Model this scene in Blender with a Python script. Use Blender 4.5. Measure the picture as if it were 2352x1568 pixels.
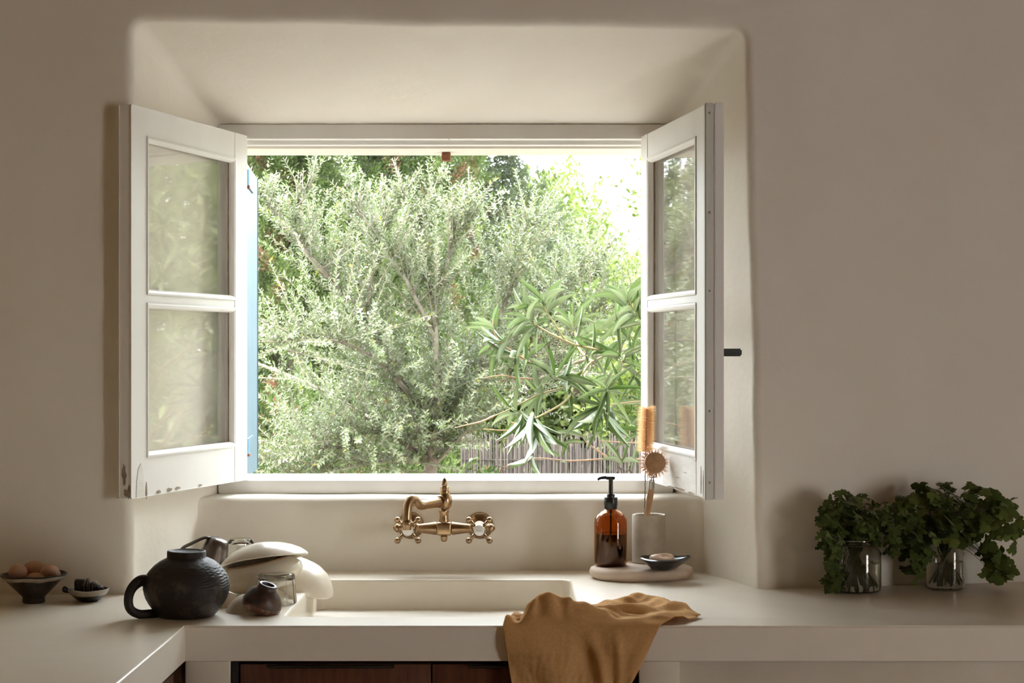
import bpy, bmesh, math, random
import numpy as np
from mathutils import Vector, Matrix, Euler, noise

for o in list(bpy.data.objects):
    bpy.data.objects.remove(o)
S = bpy.context.scene
COL = S.collection
PI = math.pi
rnd = random.Random(7)
rng = np.random.default_rng(11)

# ------------------------------------------------------------------ camera, sky, sun, lights, exposure
CAMZ, F = 1.4335, 3850.0
cam_d = bpy.data.cameras.new('camera')
cam = bpy.data.objects.new('camera', cam_d)
COL.objects.link(cam)
cam.location = (0, 0, CAMZ)
cam.rotation_euler = (PI / 2, 0, 0)
cam_d.sensor_width = 36.0
cam_d.lens = 36.0 * F / 2352
cam_d.shift_y = 21 / 2352
cam_d.clip_end = 200
cam_d.dof.use_dof = True
cam_d.dof.focus_distance = 4.1
cam_d.dof.aperture_fstop = 11.0
S.camera = cam

S.view_settings.view_transform = 'Standard'
S.view_settings.look = 'None'
S.view_settings.exposure = 0.27
S.view_settings.gamma = 1.0
S.view_settings.use_curve_mapping = False
S.cycles.use_denoising = True
S.cycles.max_bounces = 14
S.cycles.diffuse_bounces = 7
S.cycles.transparent_max_bounces = 16
S.cycles.sample_clamp_indirect = 6.0

world = bpy.data.worlds.new('sky')
S.world = world
world.use_nodes = True
bg = world.node_tree.nodes['Background']
bg.inputs[0].default_value = (0.87, 0.94, 1.0, 1)
bg.inputs[1].default_value = 13.5

sun_d = bpy.data.lights.new('sun', 'SUN')
sun_d.energy = 14.5
sun_d.angle = 0.03
sun_d.color = (1.0, 0.94, 0.82)
sun = bpy.data.objects.new('sun', sun_d)
COL.objects.link(sun)
sun.rotation_euler = Vector((0.50, 0.14, -0.85)).to_track_quat('-Z', 'Y').to_euler()

# daylight that comes through the glazed door in the right-hand wall of the room
door_l = bpy.data.lights.new('door_daylight', 'AREA')
door_l.shape = 'RECTANGLE'
door_l.size, door_l.size_y = 1.0, 1.7
door_l.energy = 20.0
door_l.color = (1.0, 0.82, 0.60)
dl = bpy.data.objects.new('door_daylight', door_l)
COL.objects.link(dl)
dl.location = (4.13, 0.3, 1.15)
dl.rotation_euler = Vector((-1, 0, 0)).to_track_quat('-Z', 'Y').to_euler()

# sampling portal in the window opening (guides sky sampling, gives off no light itself)
por = bpy.data.lights.new('window_portal', 'AREA')
por.shape = 'RECTANGLE'
por.size, por.size_y = 1.12, 0.86
por.cycles.is_portal = True
po = bpy.data.objects.new('window_portal', por)
COL.objects.link(po)
po.location = (-0.16, 4.38, 1.52)
po.rotation_euler = Vector((0, -1, 0)).to_track_quat('-Z', 'Y').to_euler()


# ------------------------------------------------------------------ helpers
def W(px, py, D):
    """real position of a photographed point that lies D metres in front of the camera"""
    return Vector(((px - 1176) * D / F, D, CAMZ - (py - 805) * D / F))


def tag(o, label=None, cat=None, group=None, kind=None):
    if label: o['label'] = label
    if cat: o['category'] = cat
    if group: o['group'] = group
    if kind: o['kind'] = kind
    return o


def empty(name, loc=(0, 0, 0), rot=(0, 0, 0), parent=None):
    o = bpy.data.objects.new(name, None)
    COL.objects.link(o)
    o.location = loc
    o.rotation_euler = rot
    o.empty_display_size = 0.05
    if parent: o.parent = parent
    return o


def mk(name, verts, faces, mat=None, parent=None, smooth=True, loc=None, rot=None):
    me = bpy.data.meshes.new(name)
    me.from_pydata([tuple(v) for v in verts], [], faces)
    me.validate()
    if smooth:
        me.polygons.foreach_set('use_smooth', [True] * len(me.polygons))
    if mat: me.materials.append(mat)
    o = bpy.data.objects.new(name, me)
    COL.objects.link(o)
    if parent: o.parent = parent
    if loc is not None: o.location = loc
    if rot is not None: o.rotation_euler = rot
    return o


def from_bm(name, bm, mat=None, parent=None, smooth=False):
    me = bpy.data.meshes.new(name)
    bmesh.ops.recalc_face_normals(bm, faces=bm.faces)
    bm.to_mesh(me)
    bm.free()
    if smooth:
        me.polygons.foreach_set('use_smooth', [True] * len(me.polygons))
    if mat: me.materials.append(mat)
    o = bpy.data.objects.new(name, me)
    COL.objects.link(o)
    if parent: o.parent = parent
    return o


def auto_smooth(o, ang=0.6):
    me = o.data
    me.polygons.foreach_set('use_smooth', [True] * len(me.polygons))
    bm = bmesh.new()
    bm.from_mesh(me)
    for e in bm.edges:
        if len(e.link_faces) == 2 and e.calc_face_angle(0) > ang:
            e.smooth = False
    bm.to_mesh(me)
    bm.free()
    return o


def bm_box(bm, x0, x1, y0, y1, z0, z1, bev=0.0, seg=2):
    r = bmesh.ops.create_cube(bm, size=1.0)
    vs = r['verts']
    for v in vs:
        v.co = Vector((x0 + (v.co.x + .5) * (x1 - x0), y0 + (v.co.y + .5) * (y1 - y0), z0 + (v.co.z + .5) * (z1 - z0)))
    if bev > 0:
        es = list({e for v in vs for e in v.link_edges})
        bmesh.ops.bevel(bm, geom=es, offset=bev, segments=seg, affect='EDGES', profile=0.5)


def box(name, x0, x1, y0, y1, z0, z1, mat, parent=None, bev=0.002, seg=2):
    bm = bmesh.new()
    bm_box(bm, x0, x1, y0, y1, z0, z1, bev, seg)
    o = from_bm(name, bm, mat, parent)
    return auto_smooth(o)


def lathe_vf(prof, n=40, wob=None, cap0=True, cap1=True):
    """prof: [(r,z)...] revolved round z"""
    V, Fc = [], []
    m = len(prof)
    for i, (r, z) in enumerate(prof):
        for k in range(n):
            a = 2 * PI * k / n
            p = Vector((r * math.cos(a), r * math.sin(a), z))
            if wob: p = wob(p, a, i)
            V.append(p)
    for i in range(m - 1):
        for k in range(n):
            a, b = i * n + k, i * n + (k + 1) % n
            Fc.append((a, b, b + n, a + n))
    if cap0 and prof[0][0] > 1e-6: Fc.append(tuple(range(n - 1, -1, -1)))
    if cap1 and prof[-1][0] > 1e-6: Fc.append(tuple((m - 1) * n + k for k in range(n)))
    return V, Fc


def lathe(name, prof, mat, parent=None, n=40, wob=None, loc=None, rot=None, cap0=True, cap1=True, sharp=0.7):
    V, Fc = lathe_vf(prof, n, wob, cap0, cap1)
    o = mk(name, V, Fc, mat, parent, True, loc, rot)
    bm = bmesh.new(); bm.from_mesh(o.data)
    bmesh.ops.remove_doubles(bm, verts=bm.verts, dist=1e-6)
    bmesh.ops.recalc_face_normals(bm, faces=bm.faces)
    for e in bm.edges:
        if len(e.link_faces) == 2 and e.calc_face_angle(0) > sharp: e.smooth = False
    bm.to_mesh(o.data); bm.free()
    return o


def catmull(pts, sub=8):
    pts = [Vector(p) for p in pts]
    if len(pts) < 3: 
        return [pts[0].lerp(pts[-1], t / sub) for t in range(sub + 1)]
    P = [pts[0] * 2 - pts[1]] + pts + [pts[-1] * 2 - pts[-2]]
    out = []
    for i in range(1, len(P) - 2):
        p0, p1, p2, p3 = P[i - 1], P[i], P[i + 1], P[i + 2]
        for s in range(sub):
            t = s / sub
            out.append(0.5 * ((2 * p1) + (p2 - p0) * t + (2 * p0 - 5 * p1 + 4 * p2 - p3) * t * t + (3 * p1 - p0 - 3 * p2 + p3) * t ** 3))
    out.append(pts[-1].copy())
    return out


def tube_vf(path, rad, n=10, flat=1.0, V=None, Fc=None, up=None):
    V = [] if V is None else V
    Fc = [] if Fc is None else Fc
    b0 = len(V)
    m = len(path)
    prev = None
    for i, p in enumerate(path):
        t = (path[min(i + 1, m - 1)] - path[max(i - 1, 0)])
        t = t.normalized() if t.length > 1e-9 else Vector((0, 0, 1))
        if prev is None:
            a = up if up else (Vector((0, 0, 1)) if abs(t.z) < .9 else Vector((1, 0, 0)))
        else:
            a = prev
        x = (a - t * a.dot(t)).normalized()
        prev = x
        y = t.cross(x)
        r = rad[i] if hasattr(rad, '__len__') else rad
        for k in range(n):
            c = 2 * PI * k / n
            V.append(p + x * (r * math.cos(c)) + y * (r * flat * math.sin(c)))
    for i in range(m - 1):
        for k in range(n):
            a, b = b0 + i * n + k, b0 + i * n + (k + 1) % n
            Fc.append((a, b, b + n, a + n))
    Fc.append(tuple(b0 + k for k in range(n - 1, -1, -1)))
    Fc.append(tuple(b0 + (m - 1) * n + k for k in range(n)))
    return V, Fc


def tube(name, pts, rad, mat, parent=None, n=10, sub=6, flat=1.0, up=None):
    path = catmull(pts, sub)
    if hasattr(rad, '__len__'):
        q = []
        for i in range(len(path)):
            t = i / (len(path) - 1) * (len(rad) - 1)
            k = min(int(t), len(rad) - 2)
            q.append(rad[k] + (rad[k + 1] - rad[k]) * (t - k))
        rad = q
    V, Fc = tube_vf(path, rad, n, flat, up=up)
    return auto_smooth(mk(name, V, Fc, mat, parent), 0.9)


def uvsphere(name, r, mat, parent, loc, scale=(1, 1, 1), n=16):
    V, Fc = lathe_vf([(r * math.sin(PI * i / 10) if 0 < i < 10 else 0.0, -r * math.cos(PI * i / 10)) for i in range(11)], n, None, False, False)
    V = [Vector((v.x * scale[0], v.y * scale[1], v.z * scale[2])) for v in V]
    o = mk(name, V, Fc, mat, parent, True, loc)
    bm = bmesh.new(); bm.from_mesh(o.data)
    bmesh.ops.remove_doubles(bm, verts=bm.verts, dist=1e-6); bm.to_mesh(o.data); bm.free()
    return o


# ------------------------------------------------------------------ materials
def newmat(name):
    m = bpy.data.materials.new(name)
    m.use_nodes = True
    nt = m.node_tree
    return m, nt, nt.nodes['Principled BSDF'], nt.nodes['Material Output']


def node(nt, typ, **kw):
    n = nt.nodes.new(typ)
    for k, v in kw.items(): setattr(n, k, v)
    return n


def mat(name, c, rough=0.5, metal=0.0, c2=None, scale=20.0, bump=0.0, bscale=60.0, stretch=None, lo=.35, hi=.65, detail=5.0,
        spec=0.5, coat=0.0, trans=0.0, ior=1.5, rvar=0.0, dist=0.002):
    m, nt, P, out = newmat(name)
    P.inputs['Base Color'].default_value = (*c, 1)
    P.inputs['Roughness'].default_value = rough
    P.inputs['Metallic'].default_value = metal
    P.inputs['Specular IOR Level'].default_value = spec
    P.inputs['Coat Weight'].default_value = coat
    P.inputs['Transmission Weight'].default_value = trans
    P.inputs['IOR'].default_value = ior
    tc = node(nt, 'ShaderNodeTexCoord')
    src = tc.outputs['Object']
    if stretch:
        mp = node(nt, 'ShaderNodeMapping')
        mp.inputs['Scale'].default_value = stretch
        nt.links.new(src, mp.inputs['Vector'])
        src = mp.outputs['Vector']
    if c2 is not None or rvar:
        n = node(nt, 'ShaderNodeTexNoise')
        n.inputs['Scale'].default_value = scale
        n.inputs['Detail'].default_value = detail
        n.inputs['Roughness'].default_value = .6
        nt.links.new(src, n.inputs['Vector'])
        if c2 is not None:
            r = node(nt, 'ShaderNodeValToRGB')
            r.color_ramp.elements[0].position, r.color_ramp.elements[1].position = lo, hi
            r.color_ramp.elements[0].color = (*c, 1)
            r.color_ramp.elements[1].color = (*c2, 1)
            nt.links.new(n.outputs['Fac'], r.inputs['Fac'])
            nt.links.new(r.outputs['Color'], P.inputs['Base Color'])
        if rvar:
            mr = node(nt, 'ShaderNodeMapRange')
            mr.inputs['To Min'].default_value = rough - rvar
            mr.inputs['To Max'].default_value = rough + rvar
            nt.links.new(n.outputs['Fac'], mr.inputs['Value'])
            nt.links.new(mr.outputs['Result'], P.inputs['Roughness'])
    if bump:
        n2 = node(nt, 'ShaderNodeTexNoise')
        n2.inputs['Scale'].default_value = bscale
        n2.inputs['Detail'].default_value = 4
        nt.links.new(src, n2.inputs['Vector'])
        b = node(nt, 'ShaderNodeBump')
        b.inputs['Strength'].default_value = bump
        b.inputs['Distance'].default_value = dist
        nt.links.new(n2.outputs['Fac'], b.inputs['Height'])
        nt.links.new(b.outputs['Normal'], P.inputs['Normal'])
    return m


M = {}
M['plaster'] = mat('plaster', (.80, .75, .665), .85, c2=(.77, .715, .625), scale=3.5, bump=.75, bscale=11, spec=.2, dist=.005)
M['cement'] = mat('cement', (.82, .765, .66), .30, c2=(.77, .70, .585), scale=4.0, bump=.12, bscale=25, rvar=.06, spec=.45, dist=.002)
M['cement_front'] = mat('cement_front', (.76, .69, .575), .55, c2=(.70, .63, .51), scale=6.0, bump=.15, bscale=40, spec=.3)
M['paint'] = mat('paint', (.84, .82, .79), .42, c2=(.80, .775, .735), scale=6, bump=.12, bscale=50, stretch=(1, 1, .25), spec=.4, dist=.001)
M['paint_worn'] = mat('paint_worn', (.70, .66, .60), .6, c2=(.80, .78, .74), scale=30, bump=.4, bscale=60, stretch=(.4, .4, 1.6), spec=.3)
M['paint_grey'] = mat('paint_grey', (.60, .60, .54), .55, c2=(.66, .65, .59), scale=10, bump=.2, stretch=(1, 1, .2))
M['bare_wood'] = mat('bare_wood', (.24, .17, .12), .7, c2=(.40, .32, .25), scale=40, bump=.4, bscale=80)
M['blue_paint'] = mat('blue_paint', (.085, .135, .165), .5, c2=(.105, .155, .185), scale=8, bump=.1)
M['blue_dark'] = mat('blue_dark', (.10, .22, .30), .5, bump=.1)
M['rust'] = mat('rust', (.16, .05, .025), .75, c2=(.30, .12, .05), scale=60, bump=.4)
M['black_metal'] = mat('black_metal', (.012, .011, .010), .45, metal=.0, bump=.15, bscale=120, spec=.5)
M['brass'] = mat('brass', (.44, .30, .175), .30, metal=1.0, c2=(.24, .155, .085), scale=18, lo=.40, hi=.75, rvar=.06)
M['porcelain'] = mat('porcelain', (.80, .79, .75), .15, spec=.6)
M['chrome'] = mat('chrome', (.62, .58, .52), .12, metal=1.0)
M['letters'] = mat('letters', (.32, .31, .27), .5)
M['wood_red'] = mat('wood_red', (.085, .030, .016), .45, c2=(.145, .055, .028), scale=14, bump=.15, bscale=40, stretch=(6, 6, .6), spec=.4)
M['jug'] = mat('jug', (.014, .010, .008), .55, c2=(.105, .08, .062), scale=24, lo=.52, hi=.80, bump=.8, bscale=110, detail=8, spec=.35, dist=.002)
M['cream_glaze'] = mat('cream_glaze', (.80, .74, .63), .24, c2=(.72, .65, .53), scale=10, bump=.05, spec=.5)
M['cream_raw'] = mat('cream_raw', (.42, .27, .15), .6, c2=(.32, .20, .11), scale=20)
M['cream_matte'] = mat('cream_matte', (.66, .56, .43), .5, c2=(.60, .50, .38), scale=25, bump=.1)
M['shaded_inside'] = mat('shaded_inside', (.10, .055, .03), .6, c2=(.14, .08, .05), scale=20)  # shadow under the upturned bowl, put into the colour of the inside
M['brown_glaze'] = mat('brown_glaze', (.035, .022, .018), .40, c2=(.11, .055, .035), scale=26, lo=.45, hi=.7, bump=.2, bscale=40, spec=.35)
M['brown_rim'] = mat('brown_rim', (.12, .05, .03), .4, c2=(.38, .26, .18), scale=60, lo=.5, hi=.7, bump=.2)
M['silver_glaze'] = mat('silver_glaze', (.16, .13, .115), .22, metal=.6, c2=(.05, .035, .03), scale=22, lo=.42, hi=.66, bump=.25, bscale=50)
M['bowl_dark'] = mat('bowl_dark', (.018, .014, .012), .35, c2=(.06, .045, .035), scale=30, lo=.5, hi=.75, bump=.25, bscale=60)
M['bowl_rim'] = mat('bowl_rim', (.42, .36, .29), .35, c2=(.30, .24, .18), scale=40)
M['egg'] = mat('egg', (.52, .30, .19), .55, c2=(.47, .26, .16), scale=40, bump=.05)
M['dark_lump'] = mat('dark_lump', (.010, .007, .006), .6, c2=(.085, .055, .038), scale=70, lo=.46, hi=.72, bump=.5, bscale=90)
M['string'] = mat('string', (.30, .25, .19), .8, bump=.3, bscale=400)
M['amber_liquid'] = mat('amber_liquid', (.010, .004, .002), .25)
M['black_plastic'] = mat('black_plastic', (.012, .012, .012), .28, bump=.0)
M['stone'] = mat('stone', (.66, .54, .43), .7, c2=(.56, .44, .34), scale=18, bump=.35, bscale=50, detail=8)
M['concrete'] = mat('concrete', (.56, .51, .42), .75, c2=(.48, .43, .35), scale=35, bump=.25, bscale=90, detail=8)
M['wood_light'] = mat('wood_light', (.36, .19, .09), .55, c2=(.46, .27, .14), scale=18, bump=.15, stretch=(4, 4, .5))
M['wire'] = mat('wire', (.18, .16, .14), .35, metal=1.0)
M['zinc'] = mat('zinc', (.42, .40, .37), .35, metal=1.0, bump=.1)
M['black_glaze'] = mat('black_glaze', (.012, .012, .014), .16, bump=.08, bscale=30, spec=.6)
M['soap'] = mat('soap', (.72, .55, .42), .5, c2=(.66, .49, .37), scale=20)
M['linen'] = mat('linen', (.70, .42, .18), .9, c2=(.63, .365, .145), scale=220, bump=.5, bscale=520, spec=.1, dist=.0006)
def make_linen():
    m = M['linen']; nt = m.node_tree
    P = nt.nodes['Principled BSDF']; out = nt.nodes['Material Output']
    tr = node(nt, 'ShaderNodeBsdfTranslucent')
    src = P.inputs['Base Color'].links[0].from_socket
    nt.links.new(src, tr.inputs['Color'])
    mx = node(nt, 'ShaderNodeMixShader'); mx.inputs['Fac'].default_value = .20
    nt.links.new(P.outputs[0], mx.inputs[1]); nt.links.new(tr.outputs[0], mx.inputs[2])
    nt.links.new(mx.outputs[0], out.inputs['Surface'])


make_linen()
M['floor'] = mat('floor', (.33, .19, .105), .6, c2=(.27, .15, .08), scale=6)
M['timber'] = mat('timber', (.30, .18, .09), .7, c2=(.24, .14, .07), scale=8)
M['limewash'] = mat('limewash', (.52, .41, .26), .85, c2=(.47, .365, .22), scale=4)
M['soil'] = mat('soil', (.12, .09, .062), .95, c2=(.16, .12, .085), scale=2.5, bump=.5, bscale=12)
M['pale_earth'] = mat('pale_earth', (.155, .132, .10), .95, c2=(.13, .11, .085), scale=3, bump=.4, bscale=15)
M['reed'] = mat('reed', (.056, .042, .034), .8, c2=(.038, .028, .022), scale=9, stretch=(8, 8, .4), bump=.3)
M['bark'] = mat('bark', (.10, .07, .05), .9, c2=(.16, .125, .10), scale=18, bump=.6, bscale=40)
M['twig'] = mat('twig', (.24, .215, .175), .85, c2=(.15, .12, .085), scale=14)
M['stem_yellow'] = mat('stem_yellow', (.22, .20, .075), .6, c2=(.26, .17, .08), scale=6)
M['stem_orange'] = mat('stem_orange', (.28, .15, .075), .6, c2=(.33, .20, .12), scale=12)
M['pod'] = mat('pod', (.030, .018, .010), .8, c2=(.075, .040, .02), scale=40)
M['herb_stem'] = mat('herb_stem', (.045, .075, .020), .5)


def glassmat(name, tint=(1, 1, 1), rough=0.0, ior=1.45):
    m, nt, P, out = newmat(name)
    P.inputs['Base Color'].default_value = (*tint, 1)
    P.inputs['Roughness'].default_value = rough
    P.inputs['Transmission Weight'].default_value = 1.0
    P.inputs['IOR'].default_value = ior
    return m


M['clear_glass'] = glassmat('clear_glass', (.98, .99, .985))
M['water'] = glassmat('water', (.95, .97, .93), ior=1.33)
M['amber_glass'] = glassmat('amber_glass', (.72, .30, .055), ior=1.45)


def pane_mat():
    m, nt, P, out = newmat('pane_glass')
    nt.nodes.remove(P)
    geo = node(nt, 'ShaderNodeNewGeometry')
    dot = node(nt, 'ShaderNodeVectorMath', operation='DOT_PRODUCT')
    nt.links.new(geo.outputs['Normal'], dot.inputs[0]); nt.links.new(geo.outputs['Incoming'], dot.inputs[1])
    ab = node(nt, 'ShaderNodeMath', operation='ABSOLUTE'); nt.links.new(dot.outputs['Value'], ab.inputs[0])
    om = node(nt, 'ShaderNodeMath', operation='SUBTRACT'); om.inputs[0].default_value = 1.0; nt.links.new(ab.outputs[0], om.inputs[1])
    pw = node(nt, 'ShaderNodeMath', operation='POWER'); nt.links.new(om.outputs[0], pw.inputs[0]); pw.inputs[1].default_value = 5.0
    ma = node(nt, 'ShaderNodeMath', operation='MULTIPLY_ADD'); nt.links.new(pw.outputs[0], ma.inputs[0]); ma.inputs[1].default_value = .96; ma.inputs[2].default_value = .06
    tr = node(nt, 'ShaderNodeBsdfTransparent')
    gl = node(nt, 'ShaderNodeBsdfGlossy'); gl.inputs['Roughness'].default_value = 0.015
    mix = node(nt, 'ShaderNodeMixShader')
    nt.links.new(ma.outputs[0], mix.inputs['Fac']); nt.links.new(tr.outputs[0], mix.inputs[1]); nt.links.new(gl.outputs[0], mix.inputs[2])
    # faint film of dust on the glass
    tc = node(nt, 'ShaderNodeTexCoord')
    nz = node(nt, 'ShaderNodeTexNoise'); nz.inputs['Scale'].default_value = 4.0; nz.inputs['Detail'].default_value = 4
    nt.links.new(tc.outputs['Object'], nz.inputs['Vector'])
    mr = node(nt, 'ShaderNodeMapRange'); mr.inputs['From Min'].default_value = .35; mr.inputs['From Max'].default_value = .7
    mr.inputs['To Min'].default_value = .01; mr.inputs['To Max'].default_value = .09
    nt.links.new(nz.outputs['Fac'], mr.inputs['Value'])
    df = node(nt, 'ShaderNodeBsdfDiffuse'); df.inputs['Color'].default_value = (.85, .86, .82, 1)
    mx2 = node(nt, 'ShaderNodeMixShader')
    nt.links.new(mr.outputs['Result'], mx2.inputs['Fac']); nt.links.new(mix.outputs[0], mx2.inputs[1]); nt.links.new(df.outputs[0], mx2.inputs[2])
    nt.links.new(mx2.outputs[0], out.inputs['Surface'])
    return m


M['pane'] = pane_mat()


def leafmat(name, attr=True, c=(.2, .25, .1), c2=None, transl=.35, gloss=.25, rough=.45, gmix=.10):
    """diffuse + translucent + a little gloss; colour from the per-leaf attribute or per-object random"""
    m, nt, P, out = newmat(name)
    nt.nodes.remove(P)
    if attr:
        at = node(nt, 'ShaderNodeAttribute'); at.attribute_name = 'Col'
        col = at.outputs['Color']
    else:
        oi = node(nt, 'ShaderNodeObjectInfo')
        r = node(nt, 'ShaderNodeValToRGB')
        r.color_ramp.elements[0].color = (*c, 1)
        r.color_ramp.elements[1].color = (*(c2 or c), 1)
        nt.links.new(oi.outputs['Random'], r.inputs['Fac'])
        col = r.outputs['Color']
    d = node(nt, 'ShaderNodeBsdfDiffuse'); t = node(nt, 'ShaderNodeBsdfTranslucent')
    g = node(nt, 'ShaderNodeBsdfGlossy'); g.inputs['Roughness'].default_value = rough
    nt.links.new(col, d.inputs['Color']); nt.links.new(col, t.inputs['Color'])
    m1 = node(nt, 'ShaderNodeMixShader'); m1.inputs['Fac'].default_value = transl
    nt.links.new(d.outputs[0], m1.inputs[1]); nt.links.new(t.outputs[0], m1.inputs[2])
    lw = node(nt, 'ShaderNodeLayerWeight'); lw.inputs['Blend'].default_value = gloss
    m2 = node(nt, 'ShaderNodeMixShader')
    mu = node(nt, 'ShaderNodeMath', operation='MULTIPLY'); mu.inputs[1].default_value = gmix
    nt.links.new(lw.outputs['Fresnel'], mu.inputs[0])
    nt.links.new(mu.outputs[0], m2.inputs['Fac']); nt.links.new(m1.outputs[0], m2.inputs[1]); nt.links.new(g.outputs[0], m2.inputs[2])
    nt.links.new(m2.outputs[0], out.inputs['Surface'])
    return m


M['leaf_attr'] = leafmat('leaf_attr', transl=.45)
M['bristle'] = leafmat('bristle', False, (.97, .78, .50), (.97, .78, .50), .55, .1)
M['bristle_pale'] = leafmat('bristle_pale', False, (.85, .58, .36), (.85, .58, .36), .4, .1)
M['oleander_leaf'] = leafmat('oleander_leaf', False, (.070, .115, .028), (.150, .185, .092), .40, .40, gmix=.18)
M['parsley_leaf'] = leafmat('parsley_leaf', False, (.060, .088, .026), (.13, .17, .055), .25, .12)
M['coriander_leaf'] = leafmat('coriander_leaf', False, (.055, .082, .022), (.16, .20, .055), .25, .12)

# ------------------------------------------------------------------ room shell
RX0, RX1, RY0, CEIL = -1.27, 4.2, -4.0, 2.72


def Yw(x):
    if x < -.83: return 3.67
    if x < .54: return 3.67 + (x + .83) / 1.37 * .08
    return 3.75 + min(x - .54, 1.2) * .19


NS = 36


def rect_loop(xl, xr, zb, zt, rc, xr_top=None):
    """points round a rounded rectangle, same number on each call"""
    xrt = xr if xr_top is None else xr_top
    P = []
    def arc(cx, cz, a0):
        for k in range(6):
            a = a0 + (PI / 2) * k / 5
            P.append((cx + rc * math.cos(a), cz + rc * math.sin(a)))
    def seg(p, q):
        for k in range(1, NS):
            t = k / NS
            P.append((p[0] + (q[0] - p[0]) * t, p[1] + (q[1] - p[1]) * t))
    seg((xl + rc, zb), (xr - rc, zb)); arc(xr - rc, zb + rc, -PI / 2)
    seg((xr, zb + rc), (xrt, zt - rc)); arc(xrt - rc, zt - rc, 0)
    seg((xrt - rc, zt), (xl + rc, zt)); arc(xl + rc, zt - rc, PI / 2)
    seg((xl, zt - rc), (xl, zb + rc)); arc(xl + rc, zb + rc, PI)
    return P


def build_wall():
    OL, OR, ORT, OT, OB = -.830, .547, .520, 2.153, .83
    loops = []
    def add(L, yfun, amp):
        out = []
        for (x, z) in L:
            y = yfun(x, z)
            p = Vector((x, y, z))
            if amp:
                n = noise.noise_vector(p * 3.2) * amp * .7 + noise.noise_vector(p * 9.0) * amp * .45
                p = p + n
            out.append(p)
        loops.append(out)
    big = rect_loop(RX0, RX1, 0, CEIL, .0001)
    near = rect_loop(OL - .022, OR + .022, OB - .022, OT + .022, .05, ORT + .022)
    for t in (0, .35, .65, .85, .95):
        L = [(a[0] + (b[0] - a[0]) * t, a[1] + (b[1] - a[1]) * t) for a, b in zip(big, near)]
        add(L, lambda x, z: Yw(x), .0 if t == 0 else .004)
    r = .022
    for k in range(0, 7):
        th = PI / 2 * k / 6
        d = r * (1 - math.sin(th)); dy = r * (1 - math.cos(th))
        add(rect_loop(OL - d, OR + d, OB - d, OT + d, .03 + d, ORT + d), lambda x, z: Yw(x) + dy, .006)
    A = rect_loop(OL, OR, OB, OT, .03, ORT)
    B = rect_loop(-.735, .412, OB, 1.997, .014, .402)
    for t in (.1, .25, .4, .55, .7, .85, .96, 1.0):
        out = []
        for a, b in zip(A, B):
            x, z = a[0] + (b[0] - a[0]) * t, a[1] + (b[1] - a[1]) * t
            y = (Yw(a[0]) + r) * (1 - t) + 4.19 * t
            p = Vector((x, y, z))
            am = .006 * (1 - t) + .0015
            out.append(p + noise.noise_vector(p * 3.2) * am * .7 + noise.noise_vector(p * 9.0) * am * .45)
        loops.append(out)
    C = rect_loop(-.735, .412, OB, 1.997, .014)
    add(C, lambda x, z: 4.245, 0)
    O = rect_loop(-.715, .395, OB + .02, 1.945, .01)
    add(O, lambda x, z: 4.246, 0)
    add(O, lambda x, z: 4.395, .0)
    big2 = rect_loop(RX0 - .5, RX1 + .5, -.3, 3.3, .0001)
    add(big2, lambda x, z: 4.40, 0)
    n = len(loops[0])
    V = [p for L in loops for p in L]
    Fc = []
    for i in range(len(loops) - 1):
        for k in range(n):
            a, b = i * n + k, i * n + (k + 1) % n
            Fc.append((a, a + n, b + n, b))
    o = mk('wall_back', V, Fc, M['plaster'])
    auto_smooth(o, .9)
    tag(o, 'thick off-white plaster wall with deep splayed window recess', kind='structure')
    return o


wall_back = build_wall()


def build_sill_wall():
    nx = 90
    x0, x1 = -.80, .475
    prof = [(0, .80), (0, .86), (0, .92), (0, .98), (0, 1.03), (0, 1.058), (.0025, 1.068), (.008, 1.0745), (.017, 1.0774), (.06, 1.0774), (.2, 1.0774), (.32, 1.072)]
    V, Fc = [], []
    for i in range(nx + 1):
        x = x0 + (x1 - x0) * i / nx
        # rounded inner corners where the panel meets the splayed reveals
        dl_, dr_ = x - (-.775), (.445) - x
        dd = min(dl_, dr_)
        f = 0.0
        R = .05
        if dd < R:
            q = max(0.0, dd) / R
            f = R * .7 * (1 - math.sqrt(max(0, 1 - (1 - q) ** 2)))
        for (dy, z) in prof:
            p = Vector((x, 4.068 + dy - (f if dy < .03 else 0), z))
            nn = noise.noise_vector(p * 5)
            V.append(p + Vector((0, nn.y * .003, nn.z * (.0025 if z > 1.0 else 0))))
    m = len(prof)
    for i in range(nx):
        for k in range(m - 1):
            a = i * m + k
            Fc.append((a, a + m, a + m + 1, a + 1))
    o = mk('window_ledge', V, Fc, M['plaster'], wall_back)
    return o


build_sill_wall()
# other walls, floor, ceiling (behind and beside the camera; they bounce the daylight)
tag(box('floor', RX0 - .2, RX1 + .2, RY0 - .2, 4.4, -.12, 0, M['floor'], bev=0), kind='structure')
tag(box('ceiling', RX0 - .3, RX1 + .3, RY0 - .3, 4.40, CEIL, CEIL + .2, M['timber'], bev=0), kind='structure')
tag(box('wall_left', RX0 - .25, RX0, RY0 - .2, 4.39, 0, CEIL, M['limewash'], bev=0), kind='structure')
tag(box('wall_rear', RX0 - .2, RX1 + .2, RY0 - .25, RY0, 0, CEIL, M['limewash'], bev=0), kind='structure')
bm = bmesh.new()
bm_box(bm, RX1, RX1 + .25, RY0 - .2, -.3, 0, CEIL)
bm_box(bm, RX1, RX1 + .25, .9, 4.39, 0, CEIL)
bm_box(bm, RX1, RX1 + .25, -.3, .9, 2.1, CEIL)
tag(from_bm('wall_right', bm, M['limewash']), kind='structure')
dr = tag(empty('door_1', (RX1 + .05, -.3, 0)), kind='structure')
for a, b, c, d in ((0, .09, .02, 2.09), (1.11, 1.2, .02, 2.09)):
    box('door_stile', 0, .045, a, b, c, d, M['paint'], dr)
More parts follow.
